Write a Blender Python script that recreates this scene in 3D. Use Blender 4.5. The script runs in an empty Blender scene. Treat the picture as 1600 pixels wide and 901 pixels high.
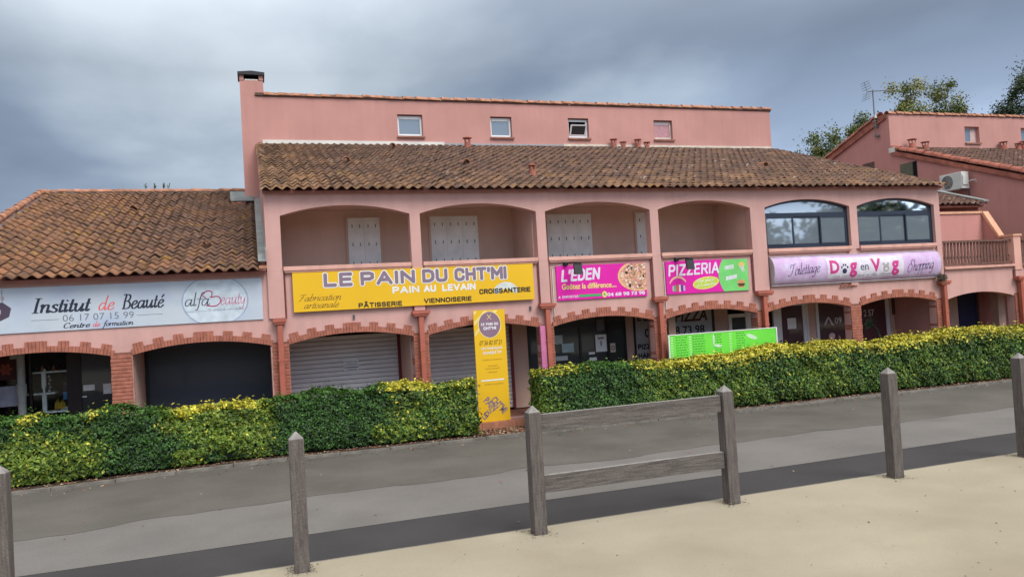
import bpy, bmesh, math, random
import numpy as np
from mathutils import Vector, Matrix
random.seed(7); rng = np.random.default_rng(11)
S = bpy.context.scene
COL = S.collection

# ------------------------------------------------------------------ camera
cam_d = bpy.data.cameras.new('camera'); cam = bpy.data.objects.new('camera', cam_d); COL.objects.link(cam)
yaw, pitch, roll = 0.32054758, 0.02701785, -0.0588731
fw = Vector((math.sin(yaw)*math.cos(pitch), math.cos(yaw)*math.cos(pitch), math.sin(pitch)))
r0 = Vector((math.cos(yaw), -math.sin(yaw), 0)); u0 = r0.cross(fw)
rr = math.cos(roll)*r0 + math.sin(roll)*u0; uu = -math.sin(roll)*r0 + math.cos(roll)*u0
M4 = Matrix((( rr.x, uu.x, -fw.x, -0.421), (rr.y, uu.y, -fw.y, -16.876), (rr.z, uu.z, -fw.z, 2.7), (0, 0, 0, 1)))
cam.matrix_world = M4
cam_d.sensor_width = 36; cam_d.lens = 27.0; cam_d.clip_end = 3000; cam_d.clip_start = .05
S.camera = cam
CAM = Vector((-0.421, -16.876, 2.7))

# ------------------------------------------------------------------ colour management, sun, world
S.view_settings.view_transform = 'Standard'; S.view_settings.look = 'None'
S.view_settings.exposure = 1.02; S.view_settings.gamma = 1.0
S.view_settings.use_curve_mapping = False
SUN_EL, SUN_AZ = math.radians(48), math.radians(158)      # azimuth clockwise from +Y
sd = bpy.data.lights.new('sun', 'SUN'); sd.energy = 1.25; sd.angle = math.radians(30); sd.color = (1, .96, .9)
so = bpy.data.objects.new('sun', sd); COL.objects.link(so)
sv = Vector((math.sin(SUN_AZ)*math.cos(SUN_EL), math.cos(SUN_AZ)*math.cos(SUN_EL), math.sin(SUN_EL)))
so.rotation_euler = sv.to_track_quat('Z', 'Y').to_euler(); so.location = (0, -20, 30)

W = bpy.data.worlds.new('World'); S.world = W; W.use_nodes = True
nt = W.node_tree; nt.nodes.clear(); N = nt.nodes.new; L = nt.links.new
def wnode(t, **k):
    n = N(t)
    for a, b in k.items(): setattr(n, a, b)
    return n
tc = N('ShaderNodeTexCoord'); nrm = wnode('ShaderNodeVectorMath', operation='NORMALIZE'); L(tc.outputs['Generated'], nrm.inputs[0])
sep = N('ShaderNodeSeparateXYZ'); L(nrm.outputs[0], sep.inputs[0])
def wm(op, a, b=None, clamp=False):
    n = wnode('ShaderNodeMath', operation=op); n.use_clamp = clamp
    for i, v in enumerate((a, b)):
        if v is None: continue
        if isinstance(v, (int, float)): n.inputs[i].default_value = v
        else: L(v, n.inputs[i])
    return n.outputs[0]
zc = wm('MAXIMUM', sep.outputs['Z'], 0.0)
den = wm('ADD', zc, 0.22)
cmb = N('ShaderNodeCombineXYZ')
L(wm('DIVIDE', sep.outputs['X'], den), cmb.inputs[0]); L(wm('DIVIDE', sep.outputs['Y'], den), cmb.inputs[1])
n1 = N('ShaderNodeTexNoise'); n1.inputs['Scale'].default_value = 0.75; n1.inputs['Detail'].default_value = 4; n1.inputs['Roughness'].default_value = .5
n1.inputs['Distortion'].default_value = .3
mp = N('ShaderNodeMapping'); mp.inputs['Location'].default_value = (0.58, 9.31, 0); mp.inputs['Scale'].default_value = (1, .8, 1)
L(cmb.outputs[0], mp.inputs[0]); L(mp.outputs[0], n1.inputs[0])
n2 = N('ShaderNodeTexNoise'); n2.inputs['Scale'].default_value = 2.6; n2.inputs['Detail'].default_value = 5; n2.inputs['Roughness'].default_value = .55
L(mp.outputs[0], n2.inputs[0])
mixn = wm('ADD', wm('MULTIPLY', n1.outputs[0], .82), wm('MULTIPLY', n2.outputs[0], .18))
cr = N('ShaderNodeValToRGB'); L(mixn, cr.inputs[0])
e = cr.color_ramp.elements
e[0].position = .38; e[0].color = (.088, .112, .155, 1)
e[1].position = .66; e[1].color = (.30, .34, .38, 1)
x = e.new(.47); x.color = (.112, .142, .192, 1)
x = e.new(.56); x.color = (.185, .22, .265, 1)
# brighter strip low over the horizon, brighter cloud deck towards the zenith
def wdot(az):
    n = wnode('ShaderNodeVectorMath', operation='DOT_PRODUCT'); L(nrm.outputs[0], n.inputs[0]); n.inputs[1].default_value = (math.sin(math.radians(az)), math.cos(math.radians(az)), 0); return n.outputs['Value']
glow = wm('MULTIPLY', wm('MULTIPLY', wm('SUBTRACT', wdot(50), .82), 6.0, True), wm('SUBTRACT', 1.0, wm('DIVIDE', zc, .33), True))   # cloud break low on the right
hz = wm('ADD', wm('MULTIPLY', wm('SUBTRACT', 1.0, wm('DIVIDE', zc, .30), True), .35), wm('MULTIPLY', glow, 2.4))
sunside = wm('MULTIPLY', wm('MULTIPLY', wm('ADD', wdot(158), .15), 1.0, True), 2.3)          # clouds are brighter towards the hidden sun
zen = wm('MULTIPLY', wm('MULTIPLY', wm('SUBTRACT', zc, .30, True), 3.2, True), 2.1)
gain = wm('ADD', wm('ADD', wm('ADD', 1.0, hz), sunside), zen)
tint = N('ShaderNodeMix'); tint.data_type = 'RGBA'; L(wm('MULTIPLY', wm('SUBTRACT', zc, .28, True), 2.2, True), tint.inputs[0]); L(cr.outputs[0], tint.inputs[6]); tint.inputs[7].default_value = (.205, .20, .19, 1)
scl = wnode('ShaderNodeVectorMath', operation='SCALE'); L(tint.outputs[2], scl.inputs[0]); L(gain, scl.inputs['Scale'])
bg2 = N('ShaderNodeBackground'); L(scl.outputs[0], bg2.inputs[0]); bg2.inputs[1].default_value = 1.0
sky = N('ShaderNodeTexSky'); sky.sky_type = 'NISHITA'; sky.sun_disc = False; sky.sun_elevation = SUN_EL; sky.sun_rotation = SUN_AZ
bg1 = N('ShaderNodeBackground'); L(sky.outputs[0], bg1.inputs[0]); bg1.inputs[1].default_value = .06
mx = N('ShaderNodeMixShader'); mx.inputs[0].default_value = .93; L(bg1.outputs[0], mx.inputs[1]); L(bg2.outputs[0], mx.inputs[2])
wo = N('ShaderNodeOutputWorld'); L(mx.outputs[0], wo.inputs[0])

# ------------------------------------------------------------------ materials
MATS = {}
def mat(name, col, rough=.8, var=.12, scale=6., bump=0., bscale=60., stain=None, spec=.3, metal=0., coord='Object', stretch=None, fine=.0, island=0.):
    if name in MATS: return MATS[name]
    m = bpy.data.materials.new(name); m.use_nodes = True; t = m.node_tree; b = t.nodes['Principled BSDF']
    b.inputs['Roughness'].default_value = rough; b.inputs['Specular IOR Level'].default_value = spec; b.inputs['Metallic'].default_value = metal
    geo = t.nodes.new('ShaderNodeNewGeometry')
    src = geo.outputs['Position']
    if stretch:
        mpn = t.nodes.new('ShaderNodeMapping'); mpn.inputs['Scale'].default_value = stretch; t.links.new(src, mpn.inputs[0]); src = mpn.outputs[0]
    nz = t.nodes.new('ShaderNodeTexNoise'); nz.inputs['Scale'].default_value = scale; nz.inputs['Detail'].default_value = 5
    t.links.new(src, nz.inputs[0])
    rp = t.nodes.new('ShaderNodeValToRGB'); t.links.new(nz.outputs[0], rp.inputs[0])
    c = Vector(col[:3])
    lo, hi = c*(1-var*1.3), c*(1+var)
    if stain: lo = Vector(stain)
    rp.color_ramp.elements[0].position = .3; rp.color_ramp.elements[0].color = (*lo, 1)
    rp.color_ramp.elements[1].position = .68; rp.color_ramp.elements[1].color = (*hi, 1)
    out = rp.outputs[0]
    if fine:
        f = t.nodes.new('ShaderNodeTexNoise'); f.inputs['Scale'].default_value = bscale; f.inputs['Detail'].default_value = 2
        t.links.new(geo.outputs['Position'], f.inputs[0])
        mr = t.nodes.new('ShaderNodeMapRange'); mr.inputs[1].default_value = .3; mr.inputs[2].default_value = .7
        mr.inputs[3].default_value = 1-fine; mr.inputs[4].default_value = 1+fine; t.links.new(f.outputs[0], mr.inputs[0])
        vs = t.nodes.new('ShaderNodeVectorMath'); vs.operation = 'SCALE'; t.links.new(out, vs.inputs[0]); t.links.new(mr.outputs[0], vs.inputs['Scale'])
        out = vs.outputs[0]
    if island:
        mr = t.nodes.new('ShaderNodeMapRange'); mr.inputs[3].default_value = 1-island; mr.inputs[4].default_value = 1+island
        t.links.new(geo.outputs['Random Per Island'], mr.inputs[0])
        vs = t.nodes.new('ShaderNodeVectorMath'); vs.operation = 'SCALE'; t.links.new(out, vs.inputs[0]); t.links.new(mr.outputs[0], vs.inputs['Scale'])
        out = vs.outputs[0]
    t.links.new(out, b.inputs['Base Color'])
    if bump:
        nb = t.nodes.new('ShaderNodeTexNoise'); nb.inputs['Scale'].default_value = bscale; nb.inputs['Detail'].default_value = 4
        t.links.new(geo.outputs['Position'], nb.inputs[0])
        bp = t.nodes.new('ShaderNodeBump'); bp.inputs['Strength'].default_value = bump; bp.inputs['Distance'].default_value = .01
        t.links.new(nb.outputs[0], bp.inputs['Height']); t.links.new(bp.outputs[0], b.inputs['Normal'])
    MATS[name] = m
    return m
def plain(name, col, rough=.5, spec=.3, metal=0.):
    return mat(name, col, rough, .05, 3., spec=spec, metal=metal)
def stucco(name, col, dirt=.8):
    """painted render: broad fading, vertical rain streaks, fine grain"""
    m = mat(name, col, .92, .07, .9, .5, 120., spec=.15, fine=.05)
    t = m.node_tree; b = t.nodes['Principled BSDF']
    src = b.inputs['Base Color'].links[0].from_socket
    geo = t.nodes.new('ShaderNodeNewGeometry'); mpn = t.nodes.new('ShaderNodeMapping'); mpn.inputs['Scale'].default_value = (5, 5, .35)
    t.links.new(geo.outputs['Position'], mpn.inputs[0])
    nz = t.nodes.new('ShaderNodeTexNoise'); nz.inputs['Scale'].default_value = 1.; nz.inputs['Detail'].default_value = 6; t.links.new(mpn.outputs[0], nz.inputs[0])
    mr = t.nodes.new('ShaderNodeMapRange'); mr.inputs[1].default_value = .45; mr.inputs[2].default_value = .75; mr.inputs[3].default_value = 1; mr.inputs[4].default_value = dirt
    t.links.new(nz.outputs[0], mr.inputs[0])
    vs = t.nodes.new('ShaderNodeVectorMath'); vs.operation = 'SCALE'; t.links.new(src, vs.inputs[0]); t.links.new(mr.outputs[0], vs.inputs['Scale'])
    t.links.new(vs.outputs[0], b.inputs['Base Color'])
    return m
PINK = stucco('pink_render', (.55, .325, .295), .9)
PINK_UP = stucco('pink_render_upper', (.47, .245, .215), .93)
PINK_BACK = stucco('pink_render_arcade', (.58, .40, .33), .94)
PINK_RIGHT = stucco('pink_render_red', (.50, .235, .21), .93)
TRIM = stucco('pink_coping', (.64, .36, .30))
ORANGE_TRIM = stucco('salmon_coping', (.66, .36, .24))
BRICK = mat('terracotta_brick', (.345, .125, .085), .85, .2, 9., .4, 90., fine=.1)
MORTAR = mat('brick_joint', (.20, .085, .06), .95, .15, 20.)
PIPE = mat('redbrown_pipe', (.36, .10, .065), .55, .12, 4., spec=.4)
PIPE_D = mat('dark_red_pipe', (.18, .05, .045), .55, .1, 4.)
CONC = mat('old_concrete', (.17, .155, .135), .95, .25, 5., .6, 60., fine=.15)
GAL = plain('galvanised', (.14, .145, .15), .5, .5, .3)
ZINC = mat('zinc_flashing', (.24, .26, .26), .5, .18, 3., metal=.2, spec=.4)
FLASH_W = mat('white_flashing', (.62, .60, .56), .7, .1, 2.)
FLASH_G = mat('grey_flashing', (.30, .32, .35), .7, .1, 2.)
WHITE_P = mat('white_pvc', (.68, .69, .70), .4, .05, 3.)
SHUT_W = mat('greywhite_shutter', (.72, .73, .72), .6, .08, 3., fine=.04)
NAVY = plain('dark_blue_aluminium', (.018, .025, .045), .35, .5)
BLACK = plain('black_metal', (.012, .012, .014), .45, .4)
DARKIN = plain('dark_interior', (.012, .012, .014), .9, .1)
REDFR = plain('dark_red_frame', (.17, .025, .03), .5)
PAPER = mat('paper', (.74, .77, .79), .8, .06, 8.)
INK = plain('black_ink', (.015, .015, .02), .7)
WOODTOP = mat('pale_wood', (.24, .225, .215), .9, .2, 12., .5, 70.)  # lighter grey wood for the rail top faces and post caps
WOOD = mat('weathered_wood', (.112, .096, .088), .9, .22, 9., .7, 70., stretch=(5, 5, .5), fine=.15)
WOODH = mat('weathered_rail', (.115, .100, .092), .9, .3, 9., .8, 70., stretch=(.4, 5, 7), fine=.15)
BROWNSL = mat('brown_slat', (.14, .075, .06), .75, .2, 8.)
LAMPW = plain('white_plastic', (.6, .6, .58), .45)

def glassy(name, col, gloss=.5, rough=.03):
    m = bpy.data.materials.new(name); m.use_nodes = True; t = m.node_tree; b = t.nodes['Principled BSDF']
    b.inputs['Base Color'].default_value = (*col, 1); b.inputs['Roughness'].default_value = .5
    g = t.nodes.new('ShaderNodeBsdfGlossy'); g.inputs['Roughness'].default_value = rough; g.inputs['Color'].default_value = (.86, .92, 1, 1)
    nz = t.nodes.new('ShaderNodeTexNoise'); nz.inputs['Scale'].default_value = 1.2
    geo = t.nodes.new('ShaderNodeNewGeometry'); t.links.new(geo.outputs['Position'], nz.inputs[0])
    bp = t.nodes.new('ShaderNodeBump'); bp.inputs['Strength'].default_value = .03; t.links.new(nz.outputs[0], bp.inputs['Height']); t.links.new(bp.outputs[0], g.inputs['Normal'])
    fr = t.nodes.new('ShaderNodeFresnel'); fr.inputs[0].default_value = 1.5 if gloss > .1 else 1.28
    ad = t.nodes.new('ShaderNodeMath'); ad.operation = 'ADD'; ad.use_clamp = True; ad.inputs[1].default_value = gloss; t.links.new(fr.outputs[0], ad.inputs[0])
    mxs = t.nodes.new('ShaderNodeMixShader'); t.links.new(ad.outputs[0], mxs.inputs[0]); t.links.new(b.outputs[0], mxs.inputs[1]); t.links.new(g.outputs[0], mxs.inputs[2])
    t.links.new(mxs.outputs[0], t.nodes['Material Output'].inputs[0])
    MATS[name] = m; return m
GL_BAY = glassy('blue_bay_glass', (.15, .185, .22), .27)
GL_UP = glassy('small_window_glass', (.09, .13, .18), .05)
GL_DARK = glassy('dark_shop_glass', (.012, .013, .017), .02)
GL_GREY = glassy('grey_shop_glass', (.024, .034, .054), -.01)
GL_MAR = glassy('maroon_shop_glass', (.06, .014, .022), .03)
def clear_glass():
    m = bpy.data.materials.new('clear_glass'); m.use_nodes = True; t = m.node_tree; t.nodes.remove(t.nodes['Principled BSDF'])
    a = t.nodes.new('ShaderNodeBsdfTransparent'); a.inputs[0].default_value = (.92, .95, .95, 1); g = t.nodes.new('ShaderNodeBsdfGlossy'); g.inputs['Roughness'].default_value = .02
    fr = t.nodes.new('ShaderNodeFresnel'); fr.inputs[0].default_value = 1.25; mxs = t.nodes.new('ShaderNodeMixShader')
    t.links.new(fr.outputs[0], mxs.inputs[0]); t.links.new(a.outputs[0], mxs.inputs[1]); t.links.new(g.outputs[0], mxs.inputs[2])
    t.links.new(mxs.outputs[0], t.nodes['Material Output'].inputs[0]); return m
GL_CLEAR = clear_glass()

def tile_mat(name, base, orange, dark, pitch, row, slope, orange_left, lichen=.5, dotscale=9., dots=.0):
    """weathered clay tile: each tile its own tone, dark algae patches, yellow and white lichen"""
    m = bpy.data.materials.new(name); m.use_nodes = True; t = m.node_tree; b = t.nodes['Principled BSDF']
    b.inputs['Roughness'].default_value = .92; b.inputs['Specular IOR Level'].default_value = .12
    n = t.nodes.new; l = t.links.new
    geo = n('ShaderNodeNewGeometry'); sp = n('ShaderNodeSeparateXYZ'); l(geo.outputs['Position'], sp.inputs[0])
    def ma(op, a, b_=None, c_=None, clamp=False):
        k = n('ShaderNodeMath'); k.operation = op; k.use_clamp = clamp
        for i, v in enumerate((a, b_, c_)):
            if v is None: continue
            if isinstance(v, (int, float)): k.inputs[i].default_value = v
            else: l(v, k.inputs[i])
        return k.outputs[0]
    def noise(scale, detail=4, src=None):
        k = n('ShaderNodeTexNoise'); k.inputs['Scale'].default_value = scale; k.inputs['Detail'].default_value = detail
        l(src or geo.outputs['Position'], k.inputs[0]); return k.outputs[0]
    ix = ma('FLOOR', ma('DIVIDE', sp.outputs[0], pitch)); iy = ma('FLOOR', ma('DIVIDE', sp.outputs[1], row))
    cb = n('ShaderNodeCombineXYZ'); l(ix, cb.inputs[0]); l(iy, cb.inputs[1])
    wn = n('ShaderNodeTexWhiteNoise'); wn.noise_dimensions = '3D'; l(cb.outputs[0], wn.inputs[0])
    def mixc(f, a, b_):
        k = n('ShaderNodeMix'); k.data_type = 'RGBA'; l(f, k.inputs[0])
        for i, v in ((6, a), (7, b_)):
            if isinstance(v, tuple): k.inputs[i].default_value = (*v, 1)
            else: l(v, k.inputs[i])
        return k.outputs[2]
    def rng_(v, a, b_, c=0., d=1.):
        k = n('ShaderNodeMapRange'); l(v, k.inputs[0]); k.inputs[1].default_value = a; k.inputs[2].default_value = b_; k.inputs[3].default_value = c; k.inputs[4].default_value = d
        return k.outputs[0]
    of = ma('ADD', rng_(sp.outputs[0], orange_left[0], orange_left[1], .75, 0.), rng_(sp.outputs[1], orange_left[2], orange_left[3], .55, 0.))
    of = ma('ADD', of, rng_(noise(1.3), .4, .65, -.35, .35), clamp=True)
    c = mixc(of, base, orange)
    c = mixc(ma('MULTIPLY', rng_(noise(2.4, 6), .42, .66), .75), c, dark)
    vv = n('ShaderNodeVectorMath'); vv.operation = 'SCALE'; l(c, vv.inputs[0]); l(rng_(wn.outputs[0], 0, 1, .86, 1.16), vv.inputs['Scale'])
    c = vv.outputs[0]
    # yellow lichen
    c = mixc(ma('MULTIPLY', ma('MULTIPLY', rng_(noise(1.1, 2), .50, .66), rng_(noise(7., 4), .55, .68)), lichen, clamp=True), c, (.42, .24, .03))
    # pale spots
    if dots: c = mixc(ma('MULTIPLY', rng_(noise(dotscale, 3), .665, .72), dots), c, (.52, .46, .40))
    c2 = n('ShaderNodeVectorMath'); c2.operation = 'SCALE'; l(c, c2.inputs[0]); l(rng_(noise(45., 3), .3, .7, .8, 1.2), c2.inputs['Scale'])
    l(c2.outputs[0], b.inputs['Base Color'])
    bp = n('ShaderNodeBump'); bp.inputs['Strength'].default_value = .5; bp.inputs['Distance'].default_value = .01; l(noise(40.), bp.inputs['Height']); l(bp.outputs[0], b.inputs['Normal'])
    return m
TILE_MAIN = tile_mat('weathered_tiles', (.165, .098, .074), (.29, .168, .095), (.075, .055, .048), .22, .34, 0, (0, 3.2, -.2, 2.8), .45, 5.5, .8)
TILE_WING = tile_mat('orange_tiles', (.155, .092, .068), (.25, .125, .070), (.080, .055, .046), .22, .34, 0, (-4.5, -1.0, -.3, 2.0), .9, 8., .3)
TILE_FAR = tile_mat('far_tiles', (.14, .082, .065), (.2, .11, .075), (.075, .052, .045), .22, .34, 0, (-50, -40, -20, -10), .1, 5.5, .8)
COPE = mat('clay_coping', (.36, .17, .105), .9, .35, 5., .4, 60., fine=.12)
COPE_R = mat('red_clay_verge', (.34, .12, .085), .9, .25, 5., .4, 60., fine=.1)

# ------------------------------------------------------------------ helpers
WL = {}
def wloc(o): return WL.get(o.name, Vector((0, 0, 0))) if o else Vector((0, 0, 0))
def thing(name, label, cat, loc=(0, 0, 0), group=None):
    o = bpy.data.objects.new(name, None); COL.objects.link(o); o.location = loc; o.empty_display_size = .2
    o['label'] = label; o['category'] = cat
    if group: o['group'] = group
    WL[o.name] = Vector(loc); return o
def tag(o, label, cat, group=None):
    o['label'] = label; o['category'] = cat
    if group: o['group'] = group
    return o
class MB:
    def __init__(s): s.v = []; s.f = []; s.m = []
    def poly(s, pts, m=0):
        i = len(s.v); s.v += [tuple(p) for p in pts]; s.f.append(tuple(range(i, i+len(pts)))); s.m.append(m); return s
    def box(s, x0, x1, y0, y1, z0, z1, m=0):
        x0, x1 = min(x0, x1), max(x0, x1); y0, y1 = min(y0, y1), max(y0, y1); z0, z1 = min(z0, z1), max(z0, z1)
        i = len(s.v); s.v += [(x0, y0, z0), (x1, y0, z0), (x1, y1, z0), (x0, y1, z0), (x0, y0, z1), (x1, y0, z1), (x1, y1, z1), (x0, y1, z1)]
        for f in ((0, 3, 2, 1), (4, 5, 6, 7), (0, 1, 5, 4), (1, 2, 6, 5), (2, 3, 7, 6), (3, 0, 4, 7)): s.f.append(tuple(i+k for k in f)); s.m.append(m)
        return s
    def prism(s, pts, d, m=0):
        """closed polygon pts extruded by vector d"""
        d = Vector(d); n = len(pts); a = [Vector(p) for p in pts]; b = [p+d for p in a]
        s.poly(a, m); s.poly(b[::-1], m)
        for k in range(n): s.poly([a[k], b[k], b[(k+1) % n], a[(k+1) % n]], m)
        return s
    def tube(s, pts, r, n=8, m=0, cap=True):
        pts = [Vector(p) for p in pts]; rings = []
        rs = r if isinstance(r, (list, tuple)) else [r]*len(pts)
        for k, p in enumerate(pts):
            d = (pts[min(k+1, len(pts)-1)]-pts[max(k-1, 0)]).normalized()
            a = d.cross(Vector((0, 0, 1)) if abs(d.z) < .9 else Vector((1, 0, 0))).normalized(); b = d.cross(a)
            i = len(s.v)
            for j in range(n):
                t = 2*math.pi*j/n; s.v.append(tuple(p+rs[k]*(math.cos(t)*a+math.sin(t)*b)))
            rings.append(i)
        for k in range(len(rings)-1):
            for j in range(n):
                s.f.append((rings[k]+j, rings[k]+(j+1) % n, rings[k+1]+(j+1) % n, rings[k+1]+j)); s.m.append(m)
        if cap:
            s.f.append(tuple(rings[0]+j for j in range(n))); s.m.append(m); s.f.append(tuple(rings[-1]+j for j in range(n))[::-1]); s.m.append(m)
        return s
    def build(s, name, mats, parent=None, kind=None, smooth=False, bevel=0):
        o3 = wloc(parent)
        me = bpy.data.meshes.new(name); me.from_pydata([(a-o3.x, b-o3.y, c-o3.z) for a, b, c in s.v], [], s.f)
        mats = mats if isinstance(mats, (list, tuple)) else [mats]
        for q in mats: me.materials.append(q)
        if len(mats) > 1: me.polygons.foreach_set('material_index', s.m)
        if smooth: me.polygons.foreach_set('use_smooth', [True]*len(me.polygons))
        bm = bmesh.new(); bm.from_mesh(me); bmesh.ops.recalc_face_normals(bm, faces=bm.faces); bm.to_mesh(me); bm.free()
        me.update()
        o = bpy.data.objects.new(name, me); COL.objects.link(o)
        if parent: o.parent = parent
        WL[o.name] = o3
        if kind: o['kind'] = kind
        if bevel:
            b = o.modifiers.new('bevel', 'BEVEL'); b.width = bevel; b.segments = 2; b.limit_method = 'ANGLE'
        return o
def box(name, x0, x1, y0, y1, z0, z1, m, parent=None, kind=None, bevel=0): return MB().box(x0, x1, y0, y1, z0, z1).build(name, m, parent, kind, bevel=bevel)
def inst(name, mesh, loc, parent, rot=None):
    o = bpy.data.objects.new(name, mesh); COL.objects.link(o); o.parent = parent; o.location = Vector(loc)-wloc(parent)
    if rot: o.rotation_euler = rot
    return o
def np_mesh(name, V, F, mats, mi=None, parent=None, kind=None):
    me = bpy.data.meshes.new(name); o3 = wloc(parent); V = V-np.array(o3)
    me.vertices.add(len(V)); me.vertices.foreach_set('co', V.ravel().astype(np.float32))
    k = F.shape[1]; me.loops.add(F.size); me.loops.foreach_set('vertex_index', F.ravel().astype(np.int32))
    me.polygons.add(len(F)); me.polygons.foreach_set('loop_start', np.arange(0, F.size, k, dtype=np.int32))
    for q in mats: me.materials.append(q)
    if mi is not None: me.polygons.foreach_set('material_index', mi.astype(np.int32))
    me.update(calc_edges=True); me.validate()
    o = bpy.data.objects.new(name, me); COL.objects.link(o)
    if parent: o.parent = parent
    if kind: o['kind'] = kind
    WL[o.name] = o3
    return o

def arch_z(x, o):
    xa, xb, zb, zs, za = o
    if za <= zs+1e-6: return zs
    c = (xa+xb)/2; h = (xb-xa)/2; s_ = za-zs; R = (h*h+s_*s_)/(2*s_); zc_ = za-R
    return zc_+math.sqrt(max(R*R-(x-c)**2, 0))
def wall_open(mb, x0, x1, z0, z1, ops, y0, y1, m=0, seg=20, mapf=None):
    """wall slab with openings (xa, xb, z_bottom, z_spring, z_apex)"""
    xs = {x0, x1}
    for o in ops:
        n = seg if o[4] > o[3] else 1
        for k in range(n+1): xs.add(round(o[0]+(o[1]-o[0])*k/n, 5))
    xs = sorted(x for x in xs if x0-1e-6 <= x <= x1+1e-6)
    T = mapf or (lambda x, y, z: (x, y, z))
    P = lambda pts: mb.poly([T(*p) for p in pts], m)
    for a, b in zip(xs, xs[1:]):
        cov = sorted([o for o in ops if o[0]-1e-4 <= a and b <= o[1]+1e-4], key=lambda o: o[2])
        za = zb_ = z0
        for o in cov+[None]:
            if o is None: ta = tb = z1
            else: ta = tb = o[2]
            if ta > za+1e-4 or tb > zb_+1e-4:
                P([(a, y0, za), (b, y0, zb_), (b, y0, tb), (a, y0, ta)]); P([(a, y1, za), (b, y1, zb_), (b, y1, tb), (a, y1, ta)])
            if o is not None:
                if o[2] > z0+1e-4: P([(a, y0, o[2]), (b, y0, o[2]), (b, y1, o[2]), (a, y1, o[2])])
                za, zb_ = arch_z(a, o), arch_z(b, o)
                P([(a, y0, za), (b, y0, zb_), (b, y1, zb_), (a, y1, za)])
    for o in ops:
        for xx in (o[0], o[1]):
            if x0 < xx < x1: P([(xx, y0, o[2]), (xx, y0, arch_z(xx, o)), (xx, y1, arch_z(xx, o)), (xx, y1, o[2])])
    P([(x0, y0, z0), (x0, y0, z1), (x0, y1, z1), (x0, y1, z0)]); P([(x1, y0, z0), (x1, y0, z1), (x1, y1, z1), (x1, y1, z0)])
    P([(x0, y0, z1), (x1, y0, z1), (x1, y1, z1), (x0, y1, z1)])
    return mb

# tiles -------------------------------------------------------------------
PITCH, ROW = .22, .358
def tile_geo():
    V = []; F = []; n = 10
    for (yy, dz) in ((-.02, .042), (.375, .004)):
        for k in range(n+1):
            x_ = -PITCH/2+PITCH*k/n; V.append((x_, yy, dz+.036*math.cos(2*math.pi*x_/PITCH)*(1 if math.cos(2*math.pi*x_/PITCH) > 0 else .8)))
    for k in range(n+1):
        a = V[k]; V.append((a[0], a[1]+.004, a[2]-.020))
    for k in range(n):
        F.append((k, k+1, n+2+k, n+1+k)); F.append((2*(n+1)+k, 2*(n+1)+k+1, k+1, k))
    return np.array(V), np.array(F)
TV, TF = tile_geo()
def tile_mesh(m):
    me = bpy.data.meshes.new('tile'); me.from_pydata([tuple(v) for v in TV], [], [tuple(int(i) for i in f) for f in TF]); me.materials.append(m)
    me.polygons.foreach_set('use_smooth', [True]*len(me.polygons)); me.update(); return me
def tile_roof(parent, X0, X1, ylow, zlow, ang, length, m, nind=300, skip=None):
    """tiles laid course by course up a slope that faces -Y"""
    cols = int(round((X1-X0)/PITCH)); rows = int(length/ROW)+1
    ca, sa = math.cos(ang), math.sin(ang); L_ = []
    for r in range(rows):
        d = r*ROW
        for c in range(cols):
            x_ = X0+(c+.5)*PITCH; y_ = ylow+d*ca; z_ = zlow+d*sa
            if skip and skip(x_, y_): continue
            L_.append((x_, y_, z_))
    pos = np.array(L_); pos[:, 0] += rng.normal(0, .004, len(pos)); pos[:, 2] += rng.normal(0, .004, len(pos))
    dist = np.linalg.norm(pos-np.array(CAM), axis=1); order = np.argsort(dist)
    me = tile_mesh(m)
    ind = order[:nind]; rest = order[nind:]
    for i in ind:
        inst('tile', me, pos[i], parent, (ang+random.gauss(0, .012), random.gauss(0, .02), random.gauss(0, .015)))
    if len(rest):
        n = len(rest); a = ang+rng.normal(0, .012, n)[:, None]; g = rng.normal(0, .015, n)[:, None]; w = rng.normal(0, .02, n)[:, None]
        X_ = TV[None, :, 0]; Y_ = TV[None, :, 1]; Z_ = TV[None, :, 2]-w*X_
        y2 = Y_*np.cos(a)-Z_*np.sin(a); z2 = Y_*np.sin(a)+Z_*np.cos(a); x2 = X_-g*y2
        V = np.stack([x2+pos[rest, 0][:, None], y2+pos[rest, 1][:, None], z2+pos[rest, 2][:, None]], -1).reshape(-1, 3)
        F = (TF[None]+(np.arange(n)*len(TV))[:, None, None]).reshape(-1, 4)
        o = np_mesh('tiles', V, F, [m], None, parent, 'stuff'); o.data.polygons.foreach_set('use_smooth', [True]*len(o.data.polygons))
def barrel_mesh(m, length=.42, r0=.10, r1=.082, th=.016, n=7):
    """half-round clay tile along +X, convex side up"""
    mb = MB()
    for (ra, rb) in ((r0, r1),):
        pa = [(0, ra*math.cos(math.pi*k/n), ra*math.sin(math.pi*k/n)) for k in range(n+1)]
        pb = [(length, rb*math.cos(math.pi*k/n), rb*math.sin(math.pi*k/n)) for k in range(n+1)]
        ia = [(0, (ra-th)*math.cos(math.pi*k/n), (ra-th)*math.sin(math.pi*k/n)) for k in range(n+1)]
        for k in range(n):
            mb.poly([pa[k], pa[k+1], pb[k+1], pb[k]]); mb.poly([ia[k], ia[k+1], pa[k+1], pa[k]])
    me = bpy.data.meshes.new('ridge_tile'); me.from_pydata(mb.v, [], mb.f); me.materials.append(m); me.update()
    return me
def ridge_run(name, a, b, m, parent, pitch=.38, **k):
    a, b = Vector(a), Vector(b); d = (b-a); n = max(1, int(round(d.length/pitch))); me = barrel_mesh(m, pitch*1.12, **k)
    q = d.normalized(); yw = math.atan2(q.y, q.x); pt = -math.asin(q.z)
    for i in range(n):
        inst(name, me, a+d*(i/n)+Vector((0, 0, random.gauss(0, .005))), parent, (random.gauss(0, .03), pt+.015, yw+random.gauss(0, .012)))

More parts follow.
